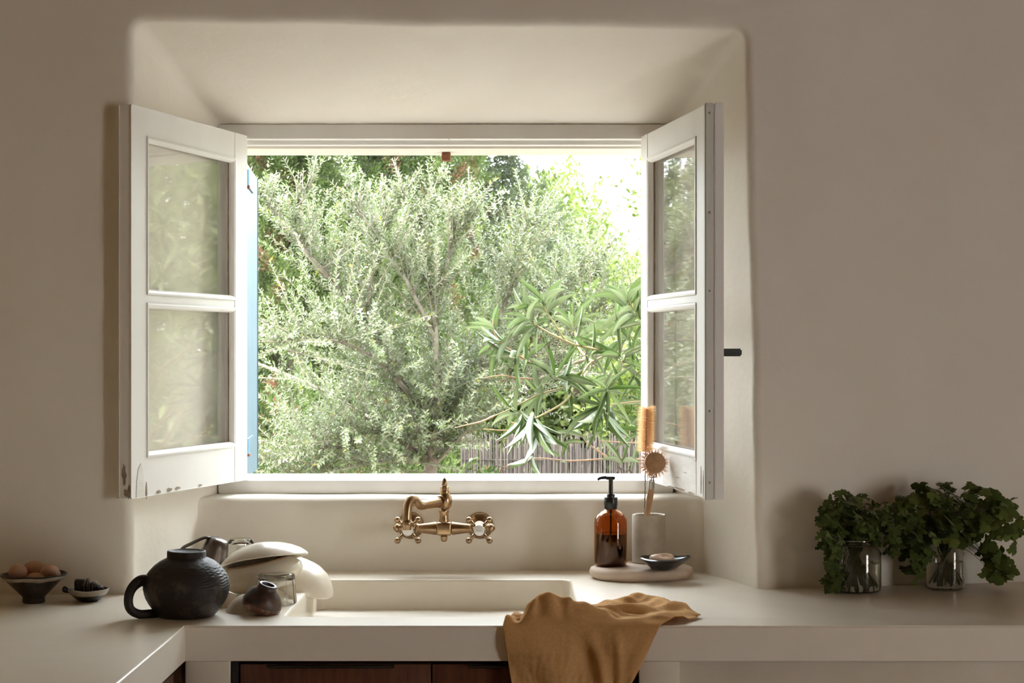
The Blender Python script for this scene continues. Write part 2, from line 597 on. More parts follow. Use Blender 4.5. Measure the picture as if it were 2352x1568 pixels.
for c, d in ((.02, .16), (1.0, 1.06), (2.0, 2.09)):
    box('door_rail', 0, .045, .09, 1.11, c, d, M['paint'], dr)
for c, d in ((.16, 1.0), (1.06, 2.0)):
    box('door_pane', .02, .025, .09, 1.11, c, d, M['pane'], dr, bev=0)

# ------------------------------------------------------------------ window
win = tag(empty('window_1', (-.165, 4.2, 1.08)), 'white painted two-leaf casement window, both leaves open inwards', kind='structure')


def wbox(name, x0, x1, y0, y1, z0, z1, m=None, bev=.003):
    lx, ly, lz = win.location
    return box(name, x0 - lx, x1 - lx, y0 - ly, y1 - ly, z0 - lz, z1 - lz, m or M['paint'], win, bev)


wbox('frame_head', -.735, .41, 4.180, 4.240, 1.961, 1.998)
wbox('frame_head_stop', -.70, .38, 4.214, 4.246, 1.9505, 1.9615, bev=.002)
wbox('frame_sill', -.733, .402, 4.176, 4.245, 1.076, 1.1115, bev=.006)
wbox('outer_sill', -.72, .40, 4.235, 4.44, 1.05, 1.1085, bev=.005)
wbox('frame_jamb', -.735, -.690, 4.182, 4.243, 1.111, 1.962)
wbox('frame_jamb', .362, .408, 4.182, 4.243, 1.111, 1.962)
# little catch under the head and painted screw head on it
c = W(1025, 361, 4.33)
wbox('catch', c.x - .0115, c.x + .0115, 4.315, 4.345, c.z - .010, c.z + .012, M['rust'], .003)
# hairline cracks where the plaster meets the window head
for pts_ in (((1010, 283), (1040, 285), (1062, 281), (1085, 286), (1120, 283), (1150, 287)), ((600, 286), (640, 284), (690, 286), (712, 284)), ((905, 285), (930, 283), (962, 286), (990, 284))):
    cv, cf = tube_vf(catmull([W(px, py, 4.186) for px, py in pts_], 6), .0011, 5)
    mk('plaster_crack', cv, cf, M['bare_wood'], wall_back)
uvsphere('catch_screw', .0035, M['paint'], win, W(1031, 318, 4.178) - win.location)

SW, SH, ST = .569, .854, .030


def sash(hinge, dirv, side, width, label=None):
    """casement leaf: local u = from hinge to meeting stile, local w = from outer face into the thickness, z up"""
    u = Vector((dirv[0], dirv[1], 0)).normalized()
    w = Vector((-side * 1, 0, 0))
    w = Vector((side * abs(u.y), side * abs(u.x) * (1 if side * u.x > 0 else 1), 0))
    w = Vector((-u.y, u.x, 0))
    if w.x * side < 0: w = -w
    base = Vector((hinge[0], hinge[1], 1.113)) - win.location
    def Q(a, b, z): return base + u * a + w * b + Vector((0, 0, z))
    def sbox(bm, a0, a1, b0, b1, z0, z1, bev=.0015):
        r = bmesh.ops.create_cube(bm, size=1.0)
        vs = r['verts']
        for v in vs:
            v.co = Q(a0 + (v.co.x + .5) * (a1 - a0), b0 + (v.co.y + .5) * (b1 - b0), z0 + (v.co.z + .5) * (z1 - z0))
        if bev:
            bmesh.ops.bevel(bm, geom=list({e for v in vs for e in v.link_edges}), offset=bev, segments=2, affect='EDGES')
    W0, W1 = .064, width - .066
    zr = [(0, .085), (.426, .444), (.793, SH)]          # rails
    op = [(.085, .426), (.444, .793)]                    # openings
    bm = bmesh.new()
    sbox(bm, 0, W0, 0, ST, 0, SH)
    sbox(bm, W1, width, 0, ST, 0, SH)
    for a, b in zr:
        sbox(bm, W0 - .0004, W1 + .0004, .0012, ST - .001, a, b)
    s = auto_smooth(from_bm('sash', bm, M['paint'], win))
    if label: s['label'] = label
    for (a, b) in op:
        # glazing beads: quarter-round mouldings round the opening
        bw = .012
        for (p0, p1, inn) in (((W0, a), (W1, a), (0, 1)), ((W0, b), (W1, b), (0, -1)), ((W0, a), (W0, b), (1, 0)), ((W1, a), (W1, b), (-1, 0))):
            V, Fc = [], []
            sec = [(0, -.004), (bw * .35, -.0045), (bw * .75, -.002), (bw, .004), (bw, .010), (0, .010)]
            for (q0, q1) in (p0, p1):
                end = 1 if (q0, q1) == p1 else 0
                for (d, dep) in sec:
                    aa = q0 + inn[0] * d; zz = q1 + inn[1] * d
                    # mitre
                    if inn[0] == 0: aa += (d if not end else -d)
                    else: zz += (d if not end else -d)
                    V.append(Q(aa, dep + .0015, zz))
            n = len(sec)
            for k in range(n):
                Fc.append((k, (k + 1) % n, n + (k + 1) % n, n + k))
            Fc += [tuple(range(n - 1, -1, -1)), tuple(range(n, 2 * n))]
            hi = p0[0] == W0 and p1[0] == W0
            if hi: # hinge-side bead is deeper so that its side shows
                pass
            o = mk('bead', V, Fc, M['paint'], s, False)
            bm2 = bmesh.new(); bm2.from_mesh(o.data); bmesh.ops.recalc_face_normals(bm2, faces=bm2.faces); bm2.to_mesh(o.data); bm2.free()
        bm = bmesh.new()
        sbox(bm, W0 - .003, W1 + .003, .019, .022, a - .003, b + .003, 0)
        from_bm('glass_pane', bm, M['pane'], s)
        # dark putty line at the hinge side of the glass
        bm = bmesh.new()
        sbox(bm, W0 + .0005, W0 + .0022, .0165, .0192, a, b, 0)
        from_bm('putty_line', bm, M['bare_wood'], s)
    # hinges on the frame side
    for z in (.12, .72):
        V, Fc = tube_vf([Q(-.006, ST * .6, z), Q(-.006, ST * .6, z + .07)], .006, 10)
        auto_smooth(mk('hinge', V, Fc, M['paint'], s), .9)
    # flaked paint: lifted flakes of bare wood, real thin chips
    return s, Q


def chip(name, Q, pts, b, mat_, parent, th=.0008):
    """a thin flake patch with the outline pts (u,z) lying on the face at depth b"""
    V = [Q(p[0], b, p[1]) for p in pts] + [Q(p[0], b - th, p[1]) for p in pts]
    n = len(pts)
    Fc = [tuple(range(n)), tuple(range(2 * n - 1, n - 1, -1))] + [(k, n + k, n + (k + 1) % n, (k + 1) % n) for k in range(n)]
    o = mk(name, V, Fc, mat_, parent, False)
    bm = bmesh.new(); bm.from_mesh(o.data); bmesh.ops.recalc_face_normals(bm, faces=bm.faces); bm.to_mesh(o.data); bm.free()
    return o


sL, QL = sash((-.661, 4.18), (-.164, -.545), -1, .569)
sR, QR = sash((.3214, 4.18), (.0956, -.545), 1, .558)


def ragged(cx, cz, rx, rz, n=14, seed=0):
    r_ = random.Random(seed)
    return [(cx + rx * math.cos(2 * PI * k / n) * r_.uniform(.55, 1.1), cz + rz * math.sin(2 * PI * k / n) * r_.uniform(.6, 1.1)) for k in range(n)]


# left leaf: meeting-stile lip and paint loss
def strip(Q, a0, a1, b0, b1, z0, z1, name, mat_, parent):
    bm = bmesh.new()
    r = bmesh.ops.create_cube(bm, size=1.0)
    for v in r['verts']:
        v.co = Q(a0 + (v.co.x + .5) * (a1 - a0), b0 + (v.co.y + .5) * (b1 - b0), z0 + (v.co.z + .5) * (z1 - z0))
    bmesh.ops.bevel(bm, geom=list(bm.edges), offset=.0018, segments=2, affect='EDGES')
    return auto_smooth(from_bm(name, bm, mat_, parent))


strip(QL, .545, .562, ST - .004, ST + .006, 0, SH, 'meeting_lip', M['paint'], sL)
chip('bare_patch', QL, [(.516, .0), (.519, .05), (.530, .074), (.542, .06), (.548, .03), (.55, .0)], -.0003, M['paint_worn'], sL)
for i, (a, z, ra, rz) in enumerate(((.45, .004, .010, .004), (.40, .004, .014, .005), (.36, .005, .012, .004), (.25, .003, .008, .003), (.505, .006, .004, .02))):
    chip('chip', QL, ragged(a, z + rz * .3, ra, rz, seed=i), -.0003, M['bare_wood'], sL)
# flaking on the left leaf's end grain edge (faces the room)
for i, (b, z, rb, rz) in enumerate(((.018, .05, .006, .026), (.014, .012, .006, .010), (.006, .015, .004, .02))):
    pts = ragged(b, z, rb, rz, seed=20 + i)
    Vv = [QL(.5692, p[0], p[1]) for p in pts] + [QL(.5698, p[0], p[1]) for p in pts]
    n = len(pts)
    mk('chip', Vv, [tuple(range(n)), tuple(range(2 * n - 1, n - 1, -1))] + [(k, n + k, n + (k + 1) % n, (k + 1) % n) for k in range(n)], M['bare_wood'], sL, False)
# bare wood by the putty, lower pane
chip('chip', QL, [(.0665, .20), (.070, .22), (.071, .25), (.069, .28), (.072, .30), (.068, .33), (.0665, .335)], .0162, M['rust'], sL)
chip('chip', QL, ragged(.075, .09, .008, .010, seed=41), .0055, M['bare_wood'], sL)

# right leaf: cover strip screwed to the meeting stile, handle on its far face, worn bottom rail
strip(QR, .551, .563, -.001, .019, -.004, SH + .003, 'cover_strip', M['paint_grey'], sR)['label'] = 'grey worn cover strip with screws'
strip(QR, .535, .5585, .022, .043, -.004, SH + .005, 'meeting_lip', M['paint'], sR)
strip(QR, .540, .5595, .0192, .0222, 0, SH, 'groove', M['bare_wood'], sR)
for z in (.035, .19, .45, .62, .835):
    uvsphere('screw', .0025, M['zinc'], sR, QR(.5635, .009, z), n=8)
chip('bare_patch', QR, [(.20, .003), (.49, .003), (.488, .075), (.44, .083), (.30, .078), (.22, .06)], .0008, M['paint_worn'], sR)
for i, (a, z, ra, rz) in enumerate(((.28, .003, .05, .0025), (.36, .005, .05, .0025), (.45, .003, .03, .003), (.34, .03, .015, .0012), (.40, .045, .02, .001), (.488, .083, .004, .010), (.53, .04, .0015, .03), (.547, .03, .0015, .03))):
    chip('chip', QR, ragged(a, z, ra, rz, seed=60 + i), .0004 if a < .49 else -.0004, M['bare_wood'], sR)
chip('chip', QR, [(.0665, .12), (.071, .14), (.070, .19), (.072, .24), (.068, .26), (.0665, .27)], .0162, M['bare_wood'], sR)
hz = 1.430 - 1.113
bm = bmesh.new()
r = bmesh.ops.create_cube(bm, size=1.0)
for v in r['verts']:
    v.co = QR(.50 + (v.co.x + .5) * .030, .043 + (v.co.y + .5) * .050, hz - .009 + (v.co.z + .5) * .017)
bmesh.ops.bevel(bm, geom=list(bm.edges), offset=.003, segments=2, affect='EDGES')
auto_smooth(from_bm('handle', bm, M['black_metal'], sR))['label'] = 'short black metal handle'
strip(QR, .485, .545, .041, .0465, hz - .035, hz + .035, 'handle_plate', M['black_metal'], sR)

# blue shutter folded open outside, left
sh = tag(empty('shutter', (-.705, 4.41, 1.11)), 'pale blue wooden shutter standing open outside the left window leaf', 'shutter')
p1 = Vector((-.085, .996, 0)) * .52
bm = bmesh.new()
r = bmesh.ops.create_cube(bm, size=1.0)
for v in r['verts']:
    v.co = p1 * (v.co.x + .5) + Vector((-.996, -.085, 0)) * (.028 * (v.co.y + .5)) + Vector((0, 0, -.02 + .845 * (v.co.z + .5)))
bmesh.ops.bevel(bm, geom=list(bm.edges), offset=.003, segments=2, affect='EDGES')
auto_smooth(from_bm('panel', bm, M['blue_paint'], sh))
for z in (.055, .765):
    p0, p1, nn = Vector((-.085, .996, 0)) * .03, Vector((-.085, .996, 0)) * .30, Vector((.996, .085, 0))
    bm = bmesh.new()
    r = bmesh.ops.create_cube(bm, size=1.0)
    for v in r['verts']:
        v.co = p0 + (p1 - p0) * (v.co.x + .5) + nn * (.005 * (v.co.y + .5)) + Vector((0, 0, z + .032 * (v.co.z + .5)))
    auto_smooth(from_bm('hinge_strap', bm, M['blue_paint'], sh))
    V, Fc = tube_vf([Vector((.004, .02, z - .004)), Vector((.004, .02, z + .036))], .008, 10)
    auto_smooth(mk('hinge_pin', V, Fc, M['blue_dark'], sh), .9)
    box('hinge_tip', .000, .010, .030, .05, z - .012, z - .003, M['rust'], sh, .002)
sh2 = tag(empty('shutter', (.405, 4.41, 1.11)), 'blue wooden shutter opened outside the right window leaf, only its hinge in view', 'shutter')
for k in range(4):
    a = k * .13
    box('board', .0 + a, .128 + a, .01, .038, -.02, .825, M['blue_paint'], sh2, .003)
for z in (.055, .765):
    box('hinge_strap', -.035, .25, .0, .010, z, z + .035, M['blue_dark'], sh2, .003)

# ------------------------------------------------------------------ countertop with cast-in sink
CT, CF = .900, .832
ctop = tag(empty('countertop', (-.16, 3.25, CF)), 'L-shaped cream cement countertop under the window with a cast-in sink', 'countertop')


def rrect(x0, x1, y0, y1, r, k=6):
    P = []
    for cx, cy, a0 in ((x1 - r, y0 + r, -PI / 2), (x1 - r, y1 - r, 0), (x0 + r, y1 - r, PI / 2), (x0 + r, y0 + r, PI)):
        for i in range(k + 1):
            a = a0 + PI / 2 * i / k
            P.append((cx + r * math.cos(a), cy + r * math.sin(a)))
    return P


def build_counter():
    """slab outline with rounded front arris; the sink is lofted down from a rounded hole in it"""
    out = [(RX0 + .002, .4), (-.634, .4), (-.634, 3.25), (2.3, 3.25), (2.3, 3.975), (1.75, 3.975), (.56, 3.752), (.447, 4.075), (-.775, 4.075), (-.833, 3.672), (RX0 + .002, 3.672)]
    n = len(out)
    bm = bmesh.new()
    vt = [bm.verts.new((x, y, CT)) for x, y in out]
    vb = [bm.verts.new((x, y, CF)) for x, y in out]
    for k in range(n):
        bm.faces.new((vb[k], vb[(k + 1) % n], vt[(k + 1) % n], vt[k]))
    bm.verts.ensure_lookup_table()
    X0, X1, Y0, Y1 = -.455, .136, 3.367, 3.91
    lev = []
    for th in (0, .25, .5, .75, 1):                      # rounded rim
        a = th * PI / 2
        d = -.007 * (1 - math.sin(a))
        lev.append((d, CT - .007 * (1 - math.cos(a)), .022))
    lev.append((.004, CT - .08, .026))
    for th in (0, .25, .5, .75, 1):                      # fillet to the bottom
        a = th * PI / 2
        lev.append((.008 + .03 * (1 - math.cos(a)), CT - .16 - .03 * math.sin(a), .032))
    loops = []
    for d, z, r in lev:
        loops.append([bm.verts.new((x, y, z)) for x, y in rrect(X0 + d, X1 - d, Y0 + d, Y1 - d, max(r - d, .012))])
    m = len(loops[0])
    for a, b in zip(loops, loops[1:]):
        for k in range(m):
            bm.faces.new((a[k], a[(k + 1) % m], b[(k + 1) % m], b[k]))
    bm.faces.new(loops[-1])
    es = [bm.edges.get((vt[k], vt[(k + 1) % n])) for k in range(n)] + [bm.edges.get((loops[0][k], loops[0][(k + 1) % m])) for k in range(m)]
    bmesh.ops.triangle_fill(bm, edges=es, use_beauty=True, use_dissolve=False, normal=(0, 0, 1))
    bmesh.ops.recalc_face_normals(bm, faces=bm.faces)
    fr = [bm.edges.get((vt[1], vt[2])), bm.edges.get((vt[2], vt[3]))]
    bmesh.ops.bevel(bm, geom=fr, offset=.003, segments=3, affect='EDGES')
    for v in bm.verts: v.co -= ctop.location
    o = from_bm('slab', bm, M['cement'], ctop)
    auto_smooth(o, .5)
    return o


build_counter()


def cbox(name, x0, x1, y0, y1, z0, z1, m, bev=.003):
    l = ctop.location
    return box(name, x0 - l.x, x1 - l.x, y0 - l.y, y1 - l.y, z0 - l.z, z1 - l.z, m, ctop, bev)


# masonry supports under the slab
cbox('pier', -.634, -.548, 3.2505, 3.75, .0, CF, M['cement_front'])
cbox('pier', .246, .325, 3.2505, 3.72, .0, CF, M['cement_front'])
cbox('base_panel', .322, 2.3, 3.268, 3.72, .0, CF, M['cement_front'])
cbox('side_base', RX0 + .003, -.650, 3.30, 3.66, .0, CF, M['cement_front'])

cab = tag(empty('sink_cabinet', (-.15, 3.27, 0)), 'dark reddish wood cabinet with two doors under the sink', 'cabinet')


def kbox(name, x0, x1, y0, y1, z0, z1, m, p=cab, bev=.002, root=None):
    l = (root or cab).location
    return box(name, x0 - l.x, x1 - l.x, y0 - l.y, y1 - l.y, z0 - l.z, z1 - l.z, m, p, bev)


kbox('carcass', -.546, .244, 3.292, 3.33, .08, .828, M['black_metal'])
for i, (a, b, h0, h1) in enumerate(((-.530, -.1585, -.478, -.229), (-.1555, .228, -.085, .20))):
    d = kbox('door', a, b, 3.268, 3.290, .10, .8225, M['wood_red'])
    kbox('pull', h0, h1, 3.2565, 3.272, .8165, .8215, M['black_metal'], d, .001)
kbox('side_stile', -.546, -.533, 3.262, 3.29, .08, .829, M['black_metal'])
kbox('side_stile', .231, .244, 3.262, 3.29, .08, .829, M['black_metal'])
kbox('plinth', -.546, .244, 3.30, 3.33, 0, .08, M['black_metal'])

cab2 = tag(empty('side_cabinet', (-.66, 2.4, 0)), 'reddish wood cabinet under the left arm of the counter', 'cabinet')
kbox('carcass', RX0 + .01, -.662, 1.2, 3.22, .08, .826, M['wood_red'], cab2, root=cab2)
for k in range(3):
    kbox('door', -.661, -.642, 1.25 + k * .645, 1.89 + k * .645, .10, .822, M['wood_red'], cab2, root=cab2)

# ------------------------------------------------------------------ wall tap
tap = tag(empty('wall_tap', (-.162, 4.065, 1.0096)), 'aged brass wall tap with swivel spout and two cross handles above the sink', 'tap')


def L(p, r=tap): return Vector(p) - r.location


def rot_to(d): return Vector(d).to_track_quat('Z', 'Y').to_euler()


FZ = 1.0096
for hx, cold in ((-.246, False), (-.0775, True)):
    lathe('escutcheon', [(0, 0), (.0325, 0), (.0325, .004), (.029, .009), (.020, .013), (.014, .016), (.013, .03)], M['brass'], tap, 32, loc=L((hx, 4.068, FZ)), rot=rot_to((0, -1, 0)))
    v = lathe('valve_body', [(.013, 0), (.0135, .02), (.017, .028), (.018, .055), (.016, .062), (.011, .066), (.010, .085)], M['brass'], tap, 28, loc=L((hx, 4.042, FZ)), rot=rot_to((0, -1, 0)))
    h = lathe('handle', [(.0105, -.006), (.0155, -.003), (.0165, .004), (.0155, .010), (.0145, .012)], M['brass'], tap, 28, loc=L((hx, 3.962, FZ)), rot=rot_to((0, -1, 0)))
    h['label'] = 'cross handle with white porcelain button'
    for k in range(4):
        a = PI / 4 + k * PI / 2
        d = Vector((math.cos(a), math.sin(a), 0))
        path = [d * .012 + Vector((0, 0, .002)), d * .022 + Vector((0, 0, .003)), d * .034 + Vector((0, 0, .004))]
        V, Fc = tube_vf(path, [.0052, .0040, .0048], 10)
        uv, uf = lathe_vf([(.0075 * math.sin(PI * i / 8) if 0 < i < 8 else 0.0, -.0075 * math.cos(PI * i / 8)) for i in range(9)], 12, None, False, False)
        b0 = len(V)
        V += [p + d * .0345 + Vector((0, 0, .004)) for p in uv]
        Fc += [tuple(q + b0 for q in f) for f in uf]
        mk('spoke', V, Fc, M['brass'], h)
    lathe('button_ring', [(.0150, .009), (.0155, .012), (.0140, .0155), (.0125, .0150)], M['chrome'], h, 28, cap0=False, cap1=False)
    lathe('button', [(.0128, .010), (.0128, .0145), (.009, .0165), (0, .0172)], M['porcelain'], h, 28)
    # outward tie rod tip
    sgn = 1 if cold else -1
    lathe('side_cap', [(.0085, 0), (.0085, .010), (.0105, .012), (.0105, .016), (.006, .022), (0, .025)], M['brass'], tap, 16, loc=L((hx + sgn * .013, 4.0, FZ + .001)), rot=rot_to((sgn, 0, 0)))
    lathe('arm', [(.013, 0), (.0135, .006), (.0105, .010), (.0125, .028), (.0155, .048), (.0155, .052)], M['brass'], tap, 24, loc=L((hx - sgn * .014, 4.0, FZ)), rot=rot_to((-sgn, 0, 0)))
    # faint lettering on the right-hand button only
    if not cold: continue
    fc = bpy.data.curves.new('lettering', 'FONT')
    fc.body = 'FRIO'
    fc.size = .0062
    fc.align_x = 'CENTER'; fc.align_y = 'CENTER'
    fc.extrude = .0001
    tmp = bpy.data.objects.new('lettering_curve', fc)
    COL.objects.link(tmp)
    bpy.context.view_layer.update()
    tme = bpy.data.meshes.new_from_object(tmp.evaluated_get(bpy.context.evaluated_depsgraph_get()))
    bpy.data.objects.remove(tmp)
    to = bpy.data.objects.new('lettering', tme)
    COL.objects.link(to)
    tme.materials.clear(); tme.materials.append(M['letters'])
    to.parent = h
    to.location = (0, 0, .01745)
    to.rotation_euler = (0, 0, 0)
bpy.context.view_layer.update()
# centre block
bmm = bmesh.new()
bm_box(bmm, -.018, .018, 3.982 - 4.065, 4.018 - 4.065, -.0155, .0155, .005, 3)
auto_smooth(from_bm('centre_block', bmm, M['brass'], tap))
lathe('post', [(.0115, .014), (.0125, .018), (.0105, .024), (.0105, .036), (.0118, .040), (.0118, .043), (.0105, .046)], M['brass'], tap, 24, loc=(0, 3.998 - 4.065, 0))
lathe('swivel_ball', [(0.0, .044), (.009, .0455), (.0148, .053), (.0175, .064), (.0165, .075), (.012, .083), (.0112, .086), (.0118, .088), (.0112, .0905)], M['brass'], tap, 28, loc=(.002, 3.998 - 4.065, 0))
lathe('hex_nut', [(.0105, .0905), (.0108, .092), (.0108, .099), (.009, .101)], M['brass'], tap, 6, loc=(.001, 3.998 - 4.065, 0), sharp=.3)
lathe('finial', [(.0055, .100), (.0072, .103), (.0062, .110), (.0048, .116), (.0022, .1205), (0, .1215)], M['brass'], tap, 20, loc=(.001, 3.998 - 4.065, 0))
lathe('drain_cap', [(.006, -.0155), (.0085, -.019), (.0075, -.022), (.0075, -.027), (.005, -.031), (0, -.0325)], M['brass'], tap, 20, loc=(.0, 3.998 - 4.065, 0))
sp = [(-.166, 3.992, 1.0742), (-.190, 3.965, 1.0722), (-.2135, 3.938, 1.0705), (-.2235, 3.920, 1.078), (-.2295, 3.906, 1.0880), (-.2360, 3.896, 1.0865), (-.2415, 3.889, 1.074), (-.2435, 3.885, 1.055), (-.2435, 3.884, 1.042)]
tube('spout', [L(p) for p in sp], [.0128, .0118, .0118, .0112, .0108, .0106, .0106, .0106, .0108], M['brass'], tap, 20, 8)
lathe('spout_tip', [(.0125, 0), (.0155, .003), (.0155, .006), (.0118, .010), (.0112, .013)], M['brass'], tap, 24, loc=L((-.2435, 3.884, 1.030)))
lathe('spout_outlet', [(.0088, -.0115), (.0100, -.0115), (.0110, -.004), (.0122, .0005)], M['brass'], tap, 24, loc=L((-.2435, 3.884, 1.030)))
lathe('spout_collar', [(.0145, 0), (.0165, .003), (.0145, .006)], M['brass'], tap, 24, loc=L((-.168, 3.988, 1.0743)), rot=rot_to((-.60, -.75, -.05)))

# ------------------------------------------------------------------ vessels
def shell(prof, th):
    """closed thick profile from an outer profile (bottom centre -> rim)"""
    inner = []
    for i, (r, z) in enumerate(prof):
        a = Vector(prof[max(i - 1, 0)]); b = Vector(prof[min(i + 1, len(prof) - 1)])
        t = (b - a).normalized()
        nrm = Vector((-t.y, t.x))
        q = Vector((r, z)) + nrm * th
        inner.append((max(q.x, 0.0), q.y))
    inner[0] = (0.0, prof[0][1] + th)
    return prof + inner[::-1]


def wobble(amp, sc, seed=0.0):
    def f(p, a, i):
        n = noise.noise_vector(Vector((p.x * sc, p.y * sc, p.z * sc)) + Vector((seed, seed, seed)))
        return p + n * amp
    return f


# --- black jug standing upside down on the counter corner
jug = tag(empty('jug', (-.655, 3.372, CT)), 'large black earthenware jug standing upside down at the corner of the counter', 'jug')
jp = [(.0, .001), (.0520, .0), (.0560, .0015), (.0610, .007), (.0692, .0175), (.0760, .0270), (.0815, .0370), (.0850, .0470), (.0867, .0560), (.0864, .0640), (.0845, .0730), (.0800, .0840), (.0735, .0930), (.0640, .1030), (.0540, .1105), (.0455, .1150), (.0405, .1170), (.0385, .1190), (.0385, .1295), (.0375, .1315), (.0350, .1318), (.0330, .1295), (.0, .1285)]


def jw(p, a, i):
    # combed, wavy relief on the upper right of the belly
    n = noise.noise_vector(p * 22) * .0012
    rr = Vector((p.x, p.y, 0))
    if .05 < p.z < .114 and rr.length > .04:
        w_ = max(0, 1 - abs(p.z - .084) / .030) ** .6
        ang = math.atan2(p.y, p.x)
        front = max(0, math.cos(ang - math.radians(-22))) ** 2.2
        wave = math.sin((p.z + .012 * ang + .0030 * math.sin(ang * 11) + .006 * noise.noise(p * 34)) * 2 * PI / .0058)
        n = n + rr.normalized() * (.0013 * wave * w_ * front)
    return p + n


jp2 = []
for i in range(len(jp) - 1):
    (r0, z0), (r1, z1) = jp[i], jp[i + 1]
    d = math.hypot(r1 - r0, z1 - z0)
    k = max(1, int(d / .0011)) if .03 < z0 < .11 and r0 > .04 else 1
    for s in range(k):
        jp2.append((r0 + (r1 - r0) * s / k, z0 + (z1 - z0) * s / k))
jp2.append(jp[-1])
lathe('body', jp2, M['jug'], jug, 96, jw, sharp=1.2)
hd = Vector((-.93, -.36, 0)).normalized()
hpts = [hd * .074 + Vector((0, 0, .074)), hd * .092 + Vector((0, 0, .0745)), hd * .108 + Vector((0, 0, .061)), hd * .115 + Vector((0, 0, .040)), hd * .111 + Vector((0, 0, .020)), hd * .095 + Vector((0, 0, .0095)), hd * .072 + Vector((0, 0, .0085)), hd * .050 + Vector((0, 0, .010))]
tube('handle', hpts, [.013, .0115, .0100, .0092, .0090, .0090, .0092, .0092], M['jug'], jug, 14, 8, .85)



# --- bowl of eggs
eb = tag(empty('egg_bowl', (-1.0135, 3.553, CT)), 'dark rustic footed bowl with pale rim, holding eggs at the far left', 'bowl')
eprof = [(0, .0015), (.021, .0), (.0235, .002), (.0225, .012), (.026, .016), (.041, .031), (.056, .046), (.0660, .0565), (.0685, .0600)]
lathe('body', shell(eprof, .0035), M['bowl_dark'], eb, 56, wobble(.0016, 28, 3))
rimp = []
V, Fc = [], []
n = 60
for k in range(n):
    a = 2 * PI * k / n
    lo = .0498 + .0042 * noise.noise(Vector((math.cos(a) * 3, math.sin(a) * 3, 7)))
    for (t, off) in ((0, .0009), (.5, .0011), (1, .0009)):
        z = lo + (.0580 - lo) * t
        r_ = .056 + (z - .046) / .0105 * .0100 if z < .0565 else .0660 + (z - .0565) / .0035 * .0025
        p = Vector(((r_ + off) * math.cos(a), (r_ + off) * math.sin(a), z))
        V.append(wobble(.0016, 28, 3)(p, a, 0) + Vector((math.cos(a), math.sin(a), 0)) * .0004)
for k in range(n):
    for t in range(2):
        a, b = k * 3 + t, ((k + 1) % n) * 3 + t
        Fc.append((a, b, b + 1, a + 1))
gb = mk('glaze_band', V, Fc, M['bowl_rim'], eb)
gb['label'] = 'pale uneven glaze band under the rim'
so = gb.modifiers.new('s', 'SOLIDIFY'); so.thickness = .0008; so.offset = 0


def egg(loc, rot, s, label):
    t = []
    for i in range(17):
        th = PI * i / 16
        z = -math.cos(th)
        r_ = math.sin(th) * (1 - .13 * z)
        t.append((max(0.0, .0215 * s * r_), .0285 * s * z))
    t[0] = (0.0, t[0][1]); t[-1] = (0.0, t[-1][1])
    o = lathe('egg', t, M['egg'], None, 28, None, loc, rot)
    return tag(o, label, 'egg', 'eggs in the bowl')


egg(W(41, 1315, 3.550), (1.1, .4, 0), .92, 'brown egg at the left side of the bowl')
egg(W(80, 1311, 3.585), (.3, 1.35, .1), 1.02, 'darker brown egg at the back of the bowl, behind the others')
egg(W(115, 1317, 3.557), (1.0, -.3, 0), .92, 'brown egg at the right side of the bowl')
egg(W(83, 1333, 3.537), (.2, 1.45, .1), .80, 'brown egg lowest at the front of the bowl, mostly sunk behind the rim')

# --- little dish with dark lumps
dd = tag(empty('small_dish', (-.903, 3.575, CT)), 'small shallow dish with white lip and dark base beside the egg bowl', 'dish')
dprof = [(0, .001), (.016, .0), (.024, .003), (.034, .012), (.0400, .019), (.0425, .0245)]
lathe('body', shell(dprof, .003), M['bowl_dark'], dd, 48, wobble(.003, 26, 9))
lathe('glaze_lip', [(.0352, .0130), (.0405, .0192), (.0432, .0250), (.0415, .0258), (.0372, .0205)], M['bowl_rim'], dd, 48, wobble(.003, 26, 9), cap0=False, cap1=False)['label'] = 'off-white glazed lip'
tube('lug', [Vector((-.040, -.006, .022)), Vector((-.049, -.008, .030)), Vector((-.052, -.004, .022)), Vector((-.041, 0, .019))], .003, M['bowl_dark'], dd, 8, 6)


def lump(c, sx, sy, sz, rz, label, seed):
    bm = bmesh.new()
    bm_box(bm, -sx, sx, -sy, sy, -sz, sz, min(sx, sy, sz) * .35, 2)
    bmesh.ops.subdivide_edges(bm, edges=bm.edges, cuts=2, use_grid_fill=True)
    for v in bm.verts:
        v.co += noise.noise_vector(v.co * 90 + Vector((seed, 0, 0))) * .0030
    root = empty('dark_block', c, (0.05 * seed, 0.04, rz))
    o = from_bm('body', bm, M['dark_lump'], root, True)
    tag(root, label, 'bundle', 'dark bundles on the small dish')
    return root


l1 = lump(W(189, 1343, 3.575), .0150, .011, .0125, .2, 'larger black-brown block in the small dish', 1)
l2 = lump(W(213, 1347, 3.572), .0085, .009, .0095, -.2, 'middle brown block of the small dish, tied with pale string', 2)
l3 = lump(W(229, 1352, 3.570), .0065, .008, .0070, -.5, 'smallest brown block, at the right end of the small dish', 3)
for (lr, sx, sy, sz, xs) in ((l1, .0150, .011, .0125, (.006, .0125)), (l2, .0085, .009, .0095, (-.002, .006))):
    for q in xs:
        e = .0018
        tube('string', [Vector((q, -sy - e, -sz)), Vector((q - .002, -sy - e, 0)), Vector((q, -sy - e, sz)), Vector((q + .001, -sy * .6, sz + e)), Vector((q, sy, sz + e))], .0007, M['string'], lr, 6, 1)

